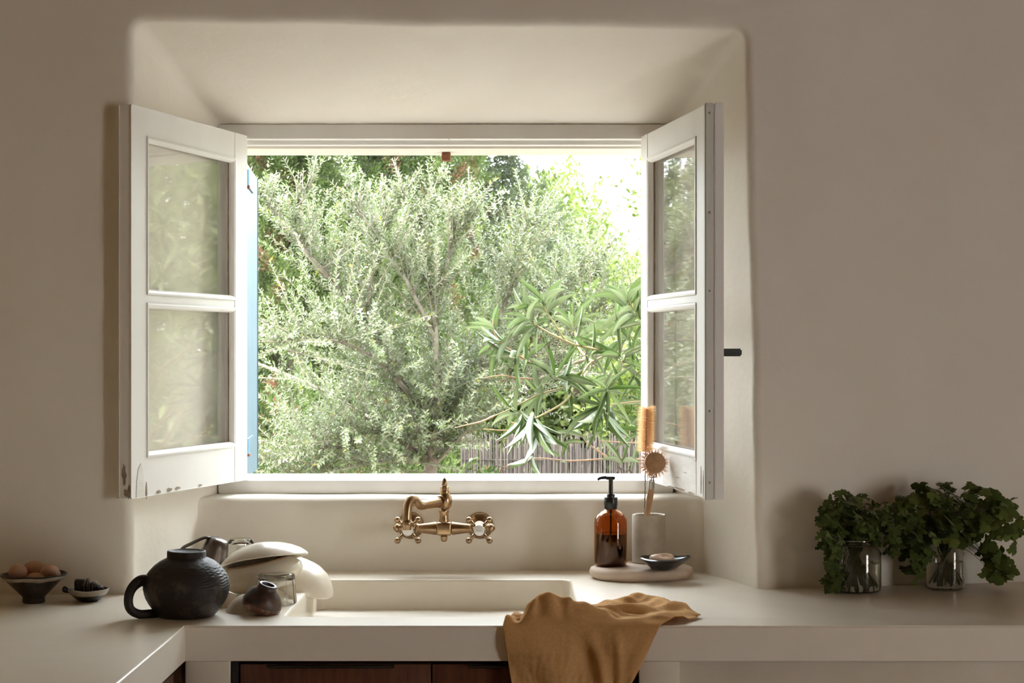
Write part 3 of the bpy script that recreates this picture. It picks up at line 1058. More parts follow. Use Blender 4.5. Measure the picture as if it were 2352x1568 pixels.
# --- washed crockery left of the sink
A = tag(empty('round_bowl', (-.541, 3.655, CT + .001), (.0, 0, 0)), 'large cream rounded bowl with tan rim, in the middle of the drying pile', 'bowl')
A.rotation_euler = (-.05, -.20, 0)
A.location.z += .011
ap = [(0, .0), (.035, .0008), (.062, .006), (.0830, .018), (.0930, .031), (.0910, .043), (.0800, .0535), (.0660, .0600)]
lathe('body', shell(ap, .0042), M['cream_glaze'], A, 64, wobble(.003, 12, 5))
lathe('rim', [(.0685, .0590), (.0668, .0620), (.0640, .0624), (.0622, .0600), (.0640, .0588)], M['cream_raw'], A, 64, wobble(.003, 12, 5), cap0=False, cap1=False)['label'] = 'unglazed tan rim'
lathe('inner_wall', [(0, .0060), (.034, .0066), (.058, .0115), (.0775, .022), (.0868, .0315), (.0850, .0415), (.0750, .0500), (.0632, .0572)], M['shaded_inside'], A, 64, wobble(.003, 12, 5), cap1=False)['label'] = 'inside with shade painted in as dark brown'

T = tag(empty('shallow_bowl', (-.5385, 3.630, .9850), (0, 0, 0)), 'cream shallow bowl turned upside down on top of the drying pile', 'bowl')
T.rotation_euler = (-.20, -.15, .1)
tp = [(0, .0315), (.022, .0310), (.045, .0272), (.065, .0200), (.083, .0095), (.0945, -.0015), (.0968, -.0055)]
tp = [(r, z) for r, z in tp]


def shell_down(prof, th):
    inner = []
    for i, (r, z) in enumerate(prof):
        a = Vector(prof[max(i - 1, 0)]); b = Vector(prof[min(i + 1, len(prof) - 1)])
        t = (b - a).normalized()
        nrm = Vector((t.y, -t.x))
        q = Vector((r, z)) + nrm * th
        inner.append((max(q.x, 0.0), q.y))
    inner[0] = (0.0, prof[0][1] - th)
    return prof + inner[::-1]


lathe('body', shell_down(tp, .0042), M['cream_glaze'], T, 64, wobble(.0035, 11, 2))

Bb = tag(empty('deep_bowl', (-.486, 3.785, CT + .017)), 'cream bowl upside down at the right of the drying pile, jutting over the sink', 'bowl')
Bb.rotation_euler = (0.08, .36, 0)
bp = [(0, .046), (.025, .045), (.045, .0405), (.063, .031), (.078, .0165), (.088, .000), (.0900, -.006), (.0880, -.009)]
lathe('body', shell_down(bp, .0042), M['cream_glaze'], Bb, 64, wobble(.0025, 12, 8))

E = tag(empty('small_bowl', (-.5325, 3.437, CT)), 'small beige bowl upside down in front of the glass tumbler', 'bowl')
ep = [(0, .0345), (.012, .0340), (.026, .0300), (.039, .0215), (.048, .0110), (.0535, .0020), (.0545, .0005)]
lathe('body', shell_down(ep, .0035), M['cream_matte'], E, 56, wobble(.0025, 18, 4))

E2 = tag(empty('small_bowl', (-.612, 3.515, CT)), 'small cream bowl upside down, half hidden behind the black jug', 'bowl')
lathe('body', shell_down([(r * .80, z * .85) for r, z in ep], .003), M['cream_glaze'], E2, 48, wobble(.002, 18, 6))

Fb = tag(empty('footed_cup', W(601, 1386, 3.400)), 'small dark brown glazed cup leaning upside down on the small beige bowl', 'cup')
Fb.rotation_euler = (.12, .36, 0)
fp = [(0, .0375), (.0115, .0380), (.0135, .0425), (.0175, .0430), (.0192, .0412), (.0188, .0360), (.0215, .0320), (.0290, .0260), (.0360, .0165), (.0402, .0050), (.0400, -.0040), (.0380, -.0090)]
lathe('body', shell_down(fp, .0030), M['brown_glaze'], Fb, 56, wobble(.0016, 30, 2))
lathe('rim_band', [(.0408, .0030), (.0410, -.0020), (.0404, -.0060), (.0386, -.0100), (.0366, -.0095)], M['brown_rim'], Fb, 56, wobble(.0016, 30, 2), cap0=False, cap1=False)['label'] = 'lighter speckled rim band'

G1 = tag(empty('tumbler', (-.4985, 3.542, CT)), 'clear glass tumbler upside down in front of the cream bowls, by the sink edge', 'glass')


def tumbler_prof(rb, rt, h, th):
    """upside down: mouth rb at z=0, thick base rt at z=h"""
    return [(rb, .0004), (rb + .0004, .003), (rb - (rb - rt) * .5, h * .5), (rt + .0005, h - .010), (rt, h - .004), (rt - .003, h - .0005), (rt - .008, h), (.004, h - .001), (0, h - .001),
            (0, h - .008), (rt - .010, h - .0085), (rt - th - .001, h - .012), (rb - th - (rb - rt) * .5, h * .5), (rb - th, .0015), (rb - th * .5, .0), (rb, .0004)]


lathe('body', tumbler_prof(.0430, .0395, .0625, .0022), M['clear_glass'], G1, 12, sharp=.35, cap0=False, cap1=False).rotation_euler = (0, 0, .2)
G2 = tag(empty('tumbler', (-.6400, 3.955, CT)), 'clear glass tumbler upside down behind the drying pile, against the panel', 'glass')
lathe('body', tumbler_prof(.0335, .0300, .0905, .0020), M['clear_glass'], G2, 40, cap0=False, cap1=False)

Mg = tag(empty('mug', (-.692, 3.80, CT + .012)), 'silvery dark brown glazed mug upside down behind the jug', 'mug')
Mg.rotation_euler = (.0, .26, .0)
mp_ = [(0, .100), (.010, .1005), (.0205, .0985), (.0255, .0930), (.0285, .080), (.0325, .055), (.0365, .020), (.0375, .002)]
lathe('body', shell_down(mp_, .003), M['silver_glaze'], Mg, 48, wobble(.0014, 30, 1))
tube('handle', [Vector((-.016, -.006, .0975)), Vector((-.030, -.012, .094)), Vector((-.052, -.016, .0760)), Vector((-.070, -.018, .058)), Vector((-.066, -.016, .036)), Vector((-.034, -.010, .022))], [.008, .008, .0085, .0085, .008, .008], M['silver_glaze'], Mg, 12, 8, .45, up=Vector((0, 1, 0)))

# ------------------------------------------------------------------ right of the sink: stone slab, soap, brushes
def slab_w(p, a, i):
    r_ = Vector((p.x * 1.0, p.y * .82, 0))
    k = 1 + .035 * math.sin(2 * a + .6) + .018 * math.sin(3 * a + 2.0) + .02 * noise.noise(Vector((math.cos(a) * 2, math.sin(a) * 2, 3)))
    return Vector((r_.x * k, r_.y * k, p.z)) + noise.noise_vector(p * 25) * .0016


slab = lathe('stone_slab', [(0, 0), (.100, .0), (.112, .002), (.1185, .009), (.1195, .017), (.1170, .0235), (.1090, .0272), (.07, .0280), (0, .0282)], M['stone'], None, 72, slab_w, loc=(.3025, 3.945, CT), sharp=1.2)
tag(slab, 'thick rounded pinkish stone slab on the counter right of the sink', 'slab')
SZ = CT + .0285

bt = tag(empty('soap_bottle', (.2325, 3.945, SZ)), 'amber glass soap bottle with black pump, half full, on the stone slab', 'bottle')
bo = [(0, .002), (.020, .0005), (.033, .0), (.0372, .003), (.0390, .009), (.0393, .06), (.0393, .100), (.0378, .110), (.0325, .1195), (.0240, .1265), (.0165, .1300), (.0140, .1330), (.0138, .140)]
lathe('glass_body', shell(bo, .0024), M['amber_glass'], bt, 48)
liq = [(0, .0048), (.020, .0032), (.032, .0030), (.0348, .0052), (.0364, .0105), (.0365, .06), (.0365, .0755), (0, .0756)]
lathe('liquid_soap', liq, M['amber_liquid'], bt, 48)['label'] = 'dark liquid filling the lower half'
lathe('dip_tube', [(.0022, .0757), (.0022, .138)], M['black_plastic'], bt, 10)
lathe('pump_collar', [(.0145, .1330), (.0148, .134), (.0155, .1410), (.0160, .1420), (.0160, .1585), (.0150, .1605), (.0095, .1612), (.0095, .1665), (.0085, .1680), (.0055, .1685)], M['black_plastic'], bt, 32)
tube('pump_stem', [Vector((0, 0, .166)), Vector((0, 0, .196)), Vector((0, 0, .204))], [.0052, .0050, .0068], M['black_plastic'], bt, 16, 4)
bm = bmesh.new()
bm_box(bm, -.012, .010, -.0075, .0075, .2015, .2095, .003, 3)
nz = from_bm('pump_head', bm, M['black_plastic'], bt); auto_smooth(nz)
tube('nozzle', [Vector((-.006, 0, .2065)), Vector((-.018, -.002, .2065)), Vector((-.027, -.003, .2045)), Vector((-.031, -.004, .2010))], [.0045, .0038, .0032, .0026], M['black_plastic'], bt, 12, 5)

cup = tag(empty('brush_cup', (.3262, 4.000, SZ)), 'grey-beige cement cup holding brushes, on the stone slab', 'cup')
lathe('body', shell([(0, .0015), (.037, .0), (.0395, .002), (.0398, .06), (.0398, .1125), (.0390, .1145)], .0048), M['concrete'], cup, 56, wobble(.0006, 40, 1), sharp=.8)

# bottle brush: wire stem + orange bristles
bb = tag(empty('bottle_brush', (.3175, 4.008, SZ + .006)), 'bottle brush with orange bristle cylinder standing in the cement cup', 'brush')
top = W(1482, 940, 4.00) - bb.location
low = Vector((.0, 0, 0))
btop = W(1486, 940, 4.0) - bb.location
bst = W(1483, 1036, 4.0) - bb.location
path = [low, W(1481, 1175, 4.0) - bb.location, bst, btop + Vector((0, 0, .004))]
tube('wire_stem', path, .0011, M['wire'], bb, 8, 8)
# twist of the wire
tw = []
c_ = catmull(path, 60)
for i, p in enumerate(c_[:-1]):
    a = i * .9
    tw.append(p + Vector((math.cos(a), math.sin(a), 0)) * .0011)
V, Fc = tube_vf(tw, .0007, 5)
mk('wire_twist', V, Fc, M['wire'], bb)
V, Fc = [], []
axis = (btop - bst)
nb = 3000
def hair(V, Fc, c, d, ln, w, droop):
    s_ = Vector((0, 0, 1)).cross(d).normalized() * w
    u_ = d.cross(s_).normalized() * w
    tipv = c + d * ln + Vector((0, 0, droop))
    b0 = len(V)
    V += [c + s_, c - s_, c + u_, c - u_, tipv]
    Fc += [(b0, b0 + 1, b0 + 4), (b0 + 2, b0 + 3, b0 + 4)]
for i in range(nb):
    t = i / nb
    row = round(t * 24) / 24
    c0 = bst + axis * (row * .4 + t * .6)
    a = i * 2.39996 + rnd.uniform(-.2, .2)
    d = Vector((math.cos(a), math.sin(a), rnd.uniform(-.14, .12))).normalized()
    hair(V, Fc, c0, d, .0250 * rnd.uniform(.86, 1.06), .00040, rnd.uniform(-.002, .002))
for i in range(170):   # tuft on top
    a = rnd.uniform(0, 2 * PI); e = rnd.uniform(.2, 1.1)
    d = Vector((math.cos(a) * math.cos(e), math.sin(a) * math.cos(e), math.sin(e) * .35)).normalized()
    hair(V, Fc, btop, d, .0235, .0004, 0)
tag(mk('bristles', V, Fc, M['bristle'], bb, False), kind='stuff')

# dish brush: wooden handle, wire neck, round wooden head with bristles
db = tag(empty('dish_brush', (.3180, 3.985, SZ + .006)), 'wooden dish brush with round bristle head standing in the cement cup', 'brush')


def D_(px, py, d=3.985): return W(px, py, d) - db.location


tube('handle', [Vector((0.003, .034, 0)), D_(1486, 1195, 3.985), D_(1489, 1165, 3.968), D_(1493, 1140, 3.953), D_(1496, 1118, 3.940)], [.0062, .0062, .0072, .0080, .0068], M['wood_light'], db, 16, 8)
tube('ferrule', [D_(1496, 1120, 3.941), D_(1497, 1104, 3.933)], [.0078, .0070], M['zinc'], db, 16, 3)
for s_ in (-1, 1):
    tube('neck_wire', [D_(1497 + s_ * 4, 1106, 3.933), D_(1499 + s_ * 2, 1096, 3.925), D_(1499 + s_ * 4.5, 1088, 3.918), D_(1500 + s_ * 5, 1078, 3.910)], .0013, M['zinc'], db, 8, 6)
tube('neck_band', [D_(1492, 1096, 3.923), D_(1507, 1095, 3.923)], .0013, M['zinc'], db, 8, 3)
hc = D_(1505, 1062, 3.898)
hn = Vector((.12, -.97, .2)).normalized()
hrot = hn.to_track_quat('Z', 'Y')
hd_o = lathe('head', [(0, -.013), (.0232, -.013), (.0245, -.010), (.0243, .001), (.0212, .0035), (0, .0040)], M['wood_light'], db, 36, loc=hc, rot=hrot.to_euler(), sharp=.8)
V, Fc = [], []
for i in range(620):
    a = rnd.uniform(0, 2 * PI); rr = .024 * math.sqrt(rnd.uniform(.25, 1))
    base = Vector((math.cos(a) * rr, math.sin(a) * rr, -.011))
    sp_ = 1.5 * (rr / .024) ** 2
    k = round(a / (2 * PI) * 22) / 22 * 2 * PI if rr > .017 else a   # outer bristles stand in tufts
    d = Vector((math.cos(k) * sp_, math.sin(k) * sp_, -.6 if rr > .017 else -1)).normalized()
    ln = rnd.uniform(.015, .0205)
    s_ = d.cross(Vector((0, 0, 1))); s_ = (s_.normalized() if s_.length > 1e-5 else Vector((1, 0, 0))) * .0006
    w_ = d.cross(s_).normalized() * .0006
    b0 = len(V)
    V += [base + s_, base - s_, base + w_, base + d * ln]
    Fc += [(b0, b0 + 1, b0 + 3), (b0 + 1, b0 + 2, b0 + 3), (b0 + 2, b0, b0 + 3)]
br = tag(mk('bristles', V, Fc, M['bristle_pale'], db, False, hc, hrot.to_euler()), kind='stuff')

# black leaf-shaped soap dish + soap
sd = tag(empty('soap_dish', (.3470, 3.868, SZ)), 'black glazed leaf-shaped dish at the front of the stone slab', 'dish')


def dish_w(p, a, i):
    k = 1.0
    # pointed at the right (+x), slightly pinched at the left
    pt = max(0, math.cos(a)) ** 6
    x = p.x * (1 + .22 * pt) ; y = p.y * (1 - .18 * max(0, math.cos(a)) ** 2)
    z = p.z * (1 + .22 * max(0, math.cos(a)) ** 8 * (p.z / .026) + .10 * max(0, -math.cos(a)) ** 4)
    return Vector((x, y, z)) + noise.noise_vector(Vector((p.x, p.y, p.z)) * 25) * .0009


lathe('body', shell([(0, .001), (.022, .0), (.026, .002), (.034, .009), (.045, .0165), (.0525, .0215), (.0545, .0255)], .0042), M['black_glaze'], sd, 64, dish_w)
V, Fc = lathe_vf([(0, 0), (.022, .0005), (.028, .004), (.029, .009), (.024, .013), (.012, .015), (0, .0155)], 36, lambda p, a, i: Vector((p.x * 1.05, p.y * .75, p.z * (1 + .25 * math.sin(a * 2 + 1)))) + noise.noise_vector(p * 40) * .0015)
sp_o = mk('soap_bar', V, Fc, M['soap'], None, True, W(1520, 1281, 3.866) - Vector((0, 0, .0085)), (0.08, 0, .3))
tag(sp_o, 'pinkish beige worn soap bar lying in the black dish', 'soap')


# ------------------------------------------------------------------ linen towel over the counter edge
def build_towel():
    NU, NV = 84, 120
    def lerp(a, b, t): return a + (b - a) * t
    def table(tb, u):
        for (a, b) in zip(tb, tb[1:]):
            if u <= b[0]:
                t = (u - a[0]) / (b[0] - a[0]); t = t * t * (3 - 2 * t)
                return a[1] + (b[1] - a[1]) * t
        return tb[-1][1]
    Ltop = [(0, .085), (.12, .10), (.3, .16), (.55, .24), (.8, .30), (1.0, .10)]        # length lying on the counter
    crest = [(0, .006), (.08, .009), (.14, .030), (.19, .047), (.27, .044), (.37, .040), (.50, .030), (.62, .015), (.72, .003), (1, .003)]
    XB = [(0, .0), (1, 1)]
    HANG = .30
    V = []
    for j in range(NV + 1):
        s = lerp(-1, 1, j / NV)          # -1 bottom of hang .. 0 edge .. 1 back
        for i in range(NU + 1):
            u = i / NU
            xe = lerp(-.0180, .2860, u)
            # diagonal right boundary: lying part extends further right
            if s >= 0:
                Lt = table(Ltop, u)
                d = s * Lt
                x = xe + s * (.050 * u + .012 + (.0 if u < .5 else .06 * (u - .5))) - (.0 if u > .2 else -.02 * s)
                if u > .9: x += (u - .9) / .1 * .018 * math.sin(s * PI)
                cr = table(crest, u)
                s0 = .034 + .02 * u
                hgt = .0040 + cr * math.exp(-((d - s0) / .030) ** 2)
                # dents in front of the ridge and secondary folds
                if u < .42:
                    hgt += .0075 * math.sin(u * 44 + d * 60) * math.exp(-((d - .018) / .02) ** 2) * min(1, d / .012)
                n = noise.noise(Vector((x * 15, d * 22, 2.0))) * .011 + (.5 - abs(noise.noise(Vector((x * 24 + d * 14, d * 34, 5.0))))) * .011 - .003
                ridge = .012 * math.exp(-((d - (.10 + .10 * (u - .5))) / .016) ** 2) * max(0, min(1, (u - .42) / .15)) * max(0, min(1, (1.0 - u) / .12))
                ridge += .016 * math.exp(-((d - Lt * .88) / .03) ** 2) * max(0, min(1, (u - .5) / .2)) * max(0, min(1, (1.0 - u) / .2))
                edge_damp = min(1, d / .02)
                hgt += ridge * edge_damp + max(-.0025, n + .003) * edge_damp
                hgt = max(hgt, .0032)
                y = 3.25 + d
                z = CT + hgt
                if u < .36 and x < .136:       # over the sink the cloth sinks behind the rim
                    over = max(0, d - .075)
                    z -= over * .9
                # rounding over the edge
                if d < .012:
                    t = d / .012
                    z -= .0045 * (1 - t) ** 2
                    y -= .0045 * (1 - t)
            else:
                h = -s * HANG
                t = min(1, h / .12)
                k = h / .1105
                x = lerp(-.0180, .2860, u) + lerp(.0165, -.0575, u) * k * (1 if k < 1.3 else 1)
                cr = table(crest, u)
                fold = .010 * noise.noise(Vector((u * 4.2 + h * 3.2, h * 5.0, 1.0))) + .006 * math.sin((u * 1.5 - h * 4.5) * 2 * PI + .8)
                fold += .010 * math.exp(-(((u - .62) - (h - .04) * 2.2) / .045) ** 2) + .005 * math.exp(-(((u - .75) - (h - .02) * 1.6) / .03) ** 2)
                fold += (.5 - abs(noise.noise(Vector((u * 5 - h * 6, h * 4 + u * 2, 9.0))))) * .003 + .0012 * noise.noise(Vector((u * 30, h * 50, 3.0)))
                y = 3.25 - .0065 - (.008 + fold) * min(1, h / .05) - .010 * k * .4
                if y > 3.25 - .0045: y = 3.25 - .0045
                z = CT + .0040 - .0035 - h
                # the front falls straight from the ridge: lean the first centimetres up to it
            V.append(Vector((x, y, z)))
    # smooth the transition by relaxing rows near the edge
    Wd = NU + 1
    for it in range(3):
        V2 = list(V)
        for j in range(NV // 2 - 2, NV // 2 + 8):
            for i in range(1, NU):
                V2[j * Wd + i] = V[j * Wd + i] * .5 + (V[(j - 1) * Wd + i] + V[(j + 1) * Wd + i] + V[j * Wd + i - 1] + V[j * Wd + i + 1]) * .125
        V = V2
    Fc = []
    for j in range(NV):
        for i in range(NU):
            a = j * Wd + i
            Fc.append((a, a + 1, a + 1 + Wd, a + Wd))
    o = mk('towel', V, Fc, M['linen'])
    so = o.modifiers.new('thickness', 'SOLIDIFY'); so.thickness = .0022; so.offset = 1
    sb = o.modifiers.new('smooth', 'SUBSURF'); sb.levels = 1; sb.render_levels = 1
    tag(o, 'crumpled mustard linen towel hanging over the front edge of the counter', 'towel')
    return o


build_towel()


# ------------------------------------------------------------------ herbs in jars
def jar(name, loc, r, h, label):
    root = tag(empty(name, loc), label, 'jar')
    p = [(0, .004), (r * .55, .002), (r * .85, .0), (r * .97, .004), (r, .012), (r, h * .74), (r * .96, h * .80), (r * .84, h * .86), (r * .80, h * .885), (r * .83, h * .90), (r * .80, h * .92), (r * .83, h * .945), (r * .80, h * .965), (r * .82, h * .99), (r * .80, h)]
    lathe('glass', shell(p, .0026), M['clear_glass'], root, 48)
    wl = h * .55
    rw = r - .0030
    lathe('water', [(0, .0072), (r * .6, .0052), (r * .86, .0040), (rw * .97, .008), (rw, .014), (rw, wl), (0, wl + .0003)], M['water'], root, 40)
    return root


j1 = jar('herb_jar', (.7600, 3.722, CT), .0590, .116, 'clear glass jar of parsley, the left one of the two jars by the wall')
j2 = jar('herb_jar', (.9705, 3.756, CT), .0435, .114, 'clear glass jar of coriander, the right one of the two jars by the wall')


def leaf_outline(kind, seed):
    r_ = random.Random(seed)
    pts = []
    n = 64
    for k in range(n):
        a = 2 * PI * k / n            # 0 = tip (+y)
        c = math.cos(a)
        if kind == 'parsley':
            lob = .22 + .78 * abs(math.cos(1.5 * a)) ** .75
            tooth = .80 + .30 * abs(math.cos(a * 5.5)) ** .8
        else:
            lob = .40 + .60 * abs(math.cos(1.5 * a)) ** .42
            tooth = .90 + .13 * abs(math.cos(a * 4.5)) ** .5
        rad = lob * tooth * (1.0 if c > -.55 else .5)
        rad *= r_.uniform(.95, 1.04)
        pts.append((.5 * rad * math.sin(a), .5 * rad * c))
    return pts


def leaf_mesh(kind, seed, mat_):
    pts = leaf_outline(kind, seed)
    n = len(pts)
    V = [Vector((0, 0, .03))]
    for (x, y) in pts:
        V.append(Vector((x, y, .10 * abs(x) - .22 * (x * x + y * y) + .06 * noise.noise(Vector((x * 4, y * 4, seed))))))
    Fc = [(0, 1 + k, 1 + (k + 1) % n) for k in range(n)]
    # little stalk
    me = bpy.data.meshes.new('leaf')
    me.from_pydata([tuple(v) for v in V], [], Fc)
    me.polygons.foreach_set('use_smooth', [True] * len(Fc))
    me.materials.append(mat_)
    return me


def place(me, name, parent, loc, d, nrm, size):
    o = bpy.data.objects.new(name, me)
    COL.objects.link(o)
    o.parent = parent
    y = d.normalized()
    z = (nrm - y * nrm.dot(y))
    z = z.normalized() if z.length > 1e-4 else y.orthogonal().normalized()
    x = y.cross(z)
    m = Matrix((x, y, z)).transposed().to_4x4()
    m.translation = loc
    o.matrix_local = m @ Matrix.Diagonal((size[0], size[1], size[2], 1))
    return o


def bunch(name, label, jroot, r, h, blobs, kind, mat_, size, seed, nstem=14):
    r_ = random.Random(seed)
    base = jroot.location + Vector((0, 0, .008))
    root = tag(empty(name, base), label, 'herbs')
    meshes = [leaf_mesh(kind, seed + k, mat_) for k in range(4)]
    mouth = Vector((0, 0, h - .012))
    targets = []
    for (c, rad, cnt) in blobs:
        c = Vector(c) - base
        for k in range(cnt):
            while True:
                v = Vector((r_.uniform(-1, 1), r_.uniform(-1, 1), r_.uniform(-1, 1)))
                if .25 < v.length < 1: break
            p = c + Vector((v.x * rad[0], v.y * rad[1], v.z * rad[2]))
            wy = Yw(p.x + base.x) - base.y - .012
            if p.y > wy: p.y = wy - r_.uniform(0, .02)
            if p.z + base.z < CT + .012: p.z = CT + .014 - base.z
            out = (p - mouth)
            d = Vector((out.x, out.y, out.z * .3 - .03)).normalized() + Vector((r_.uniform(-.6, .6), r_.uniform(-.6, .6), r_.uniform(-.7, .3)))
            nrm = Vector((v.x * .8, -.75 + v.y * .4, .55 + v.z * .5)) + Vector((r_.uniform(-.5, .5), r_.uniform(-.4, .4), r_.uniform(-.4, .4)))
            s = size * r_.uniform(.65, 1.15)
            place(r_.choice(meshes), 'leaf', root, p, d, nrm, (s * .95, s, s))
            targets.append(p)
    # stems rise from the jar bottom through its mouth to the leaves
    for k in range(nstem):
        t = targets[r_.randrange(len(targets))]
        a = r_.uniform(0, 2 * PI); rr = r * .7 * math.sqrt(r_.random())
        b = Vector((math.cos(a) * rr, math.sin(a) * rr, r_.uniform(0, .012)))
        mth = mouth + Vector((math.cos(a + 2.5) * rr * .6, math.sin(a + 2.5) * rr * .6, 0))
        tube('stem', [b, b.lerp(mth, .5) + Vector((r_.uniform(-.004, .004), 0, 0)), mth, mth.lerp(t, .5) + Vector((0, 0, .025)), t], [.0016, .0016, .0014, .0011, .0008], M['herb_stem'], root, 6, 5)
    # fine leaf stalks, joined
    V, Fc = [], []
    for t in targets[::4]:
        q = mouth + Vector((r_.uniform(-1, 1) * r * .5, r_.uniform(-1, 1) * r * .5, .005))
        tube_vf(catmull([q, q.lerp(t, .55) + Vector((0, 0, .018)), t], 3), .0006, 4, V=V, Fc=Fc)
    tag(mk('stalks', V, Fc, M['herb_stem'], root), kind='stuff')
    return root


bunch('parsley_bunch', 'dark green parsley bunch with small jagged leaves, in the left jar', j1, .059, .116,
      [((.752, 3.700, 1.068), (.082, .060, .052), 155), ((.700, 3.690, 1.045), (.045, .04, .055), 40), ((.835, 3.690, 1.035), (.060, .045, .055), 55),
       ((.700, 3.672, .985), (.020, .02, .055), 26), ((.705, 3.668, .935), (.025, .015, .030), 20)],
      'parsley', M['parsley_leaf'], .0340, 31, 64)
bunch('coriander_bunch', 'dark green coriander bunch with broad scalloped leaves, in the right jar', j2, .0435, .114,
      [((.975, 3.735, 1.075), (.140, .065, .065), 185), ((.900, 3.715, 1.010), (.040, .045, .065), 36), ((1.080, 3.745, 1.040), (.060, .05, .070), 44),
       ((1.085, 3.745, .965), (.034, .03, .050), 20), ((.885, 3.700, .955), (.024, .02, .04), 8), ((1.105, 3.760, .925), (.024, .02, .018), 5)],
      'coriander', M['coriander_leaf'], .0430, 57, 34)

# ------------------------------------------------------------------ garden
tag(box('ground', -40, 40, 7.4, 80, -.3, .0, M['soil'], bev=0), 'bare brown garden soil', kind='structure')
tag(box('terrace', -40, 40, 4.4, 7.4, -.3, .0, M['pale_earth'], bev=0), 'pale dry earth along the outside of the house', kind='structure')


def foliage(name, P, Dv, N, ln, wd, colr, parent, mat_=None):
    """one mesh of many folded leaves; arrays of positions, directions, normals, lengths, widths, colours"""
    n = len(P)
    Dv = Dv / np.linalg.norm(Dv, axis=1, keepdims=True)
    X = np.cross(Dv, N); X /= (np.linalg.norm(X, axis=1, keepdims=True) + 1e-9)
    Z = np.cross(X, Dv)
    ln = ln[:, None]; wd = wd[:, None]
    b = P
    t = P + Dv * ln - Z * ln * .06
    l = P + Dv * ln * .5 + X * wd * .5 + Z * wd * .18
    r = P + Dv * ln * .5 - X * wd * .5 + Z * wd * .18
    V = np.stack([b, l, t, r], 1).reshape(-1, 3)
    me = bpy.data.meshes.new(name)
    me.vertices.add(4 * n)
    me.vertices.foreach_set('co', V.astype(np.float32).ravel())
    idx = np.arange(n)[:, None] * 4
    tri = np.concatenate([idx + np.array([0, 2, 1]), idx + np.array([0, 3, 2])], 1).reshape(-1)
    me.loops.add(6 * n)
    me.loops.foreach_set('vertex_index', tri.astype(np.int32))
    me.polygons.add(2 * n)
    me.polygons.foreach_set('loop_start', np.arange(0, 6 * n, 3, dtype=np.int32))
    me.update(calc_edges=True)
    ca = me.color_attributes.new('Col', 'FLOAT_COLOR', 'POINT')
    c4 = np.concatenate([np.repeat(colr, 4, axis=0), np.ones((4 * n, 1))], 1)
    ca.data.foreach_set('color', c4.astype(np.float32).ravel())
    me.materials.append(mat_ or M['leaf_attr'])
    o = bpy.data.objects.new(name, me)
    COL.objects.link(o)
    o.parent = parent
    o['kind'] = 'stuff'
    return o


def runit(n):
    v = rng.normal(size=(n, 3))
    return v / np.linalg.norm(v, axis=1, keepdims=True)


def pick(n, cols, jit=.12):
    """random colours from a weighted palette [(weight, rgb)...]"""
    w = np.array([c[0] for c in cols]); w = w / w.sum()
    k = rng.choice(len(cols), n, p=w)
    c = np.array([c[1] for c in cols])[k]
    return c * (1 + rng.normal(size=(n, 1)) * jit)


def branch_set(root, base, tips, r0, mat_, name='branch', sag=.12, seed=0, n=7):
    r_ = random.Random(seed)
    for t in tips:
        b = Vector(base); t = Vector(t)
        m1 = b.lerp(t, .35) + Vector((r_.uniform(-.1, .1), r_.uniform(-.1, .1), r_.uniform(0, .15)))
        m2 = b.lerp(t, .7) + Vector((r_.uniform(-.1, .1), r_.uniform(-.1, .1), r_.uniform(0, .15)))
        tube(name, [b, m1, m2, t], [r0, r0 * .7, r0 * .45, r0 * .15], mat_, root, n, 6)


# ---- grey-green olive bush in front of the window
ol = tag(empty('olive_bush', (-.33, 6.5, 0)), 'silvery grey-green olive bush filling the view outside the window', 'bush')
ob = ol.location
tube('trunk', [Vector((0, 0, 0)), Vector((.01, .0, .45)), Vector((.0, -.02, .80)), Vector((.02, -.02, 1.02))], [.042, .036, .030, .024], M['bark'], ol, 10, 6)
fork = Vector((.02, -.02, 1.02))


def OP(px, py, d): return W(px, py, d) - ob


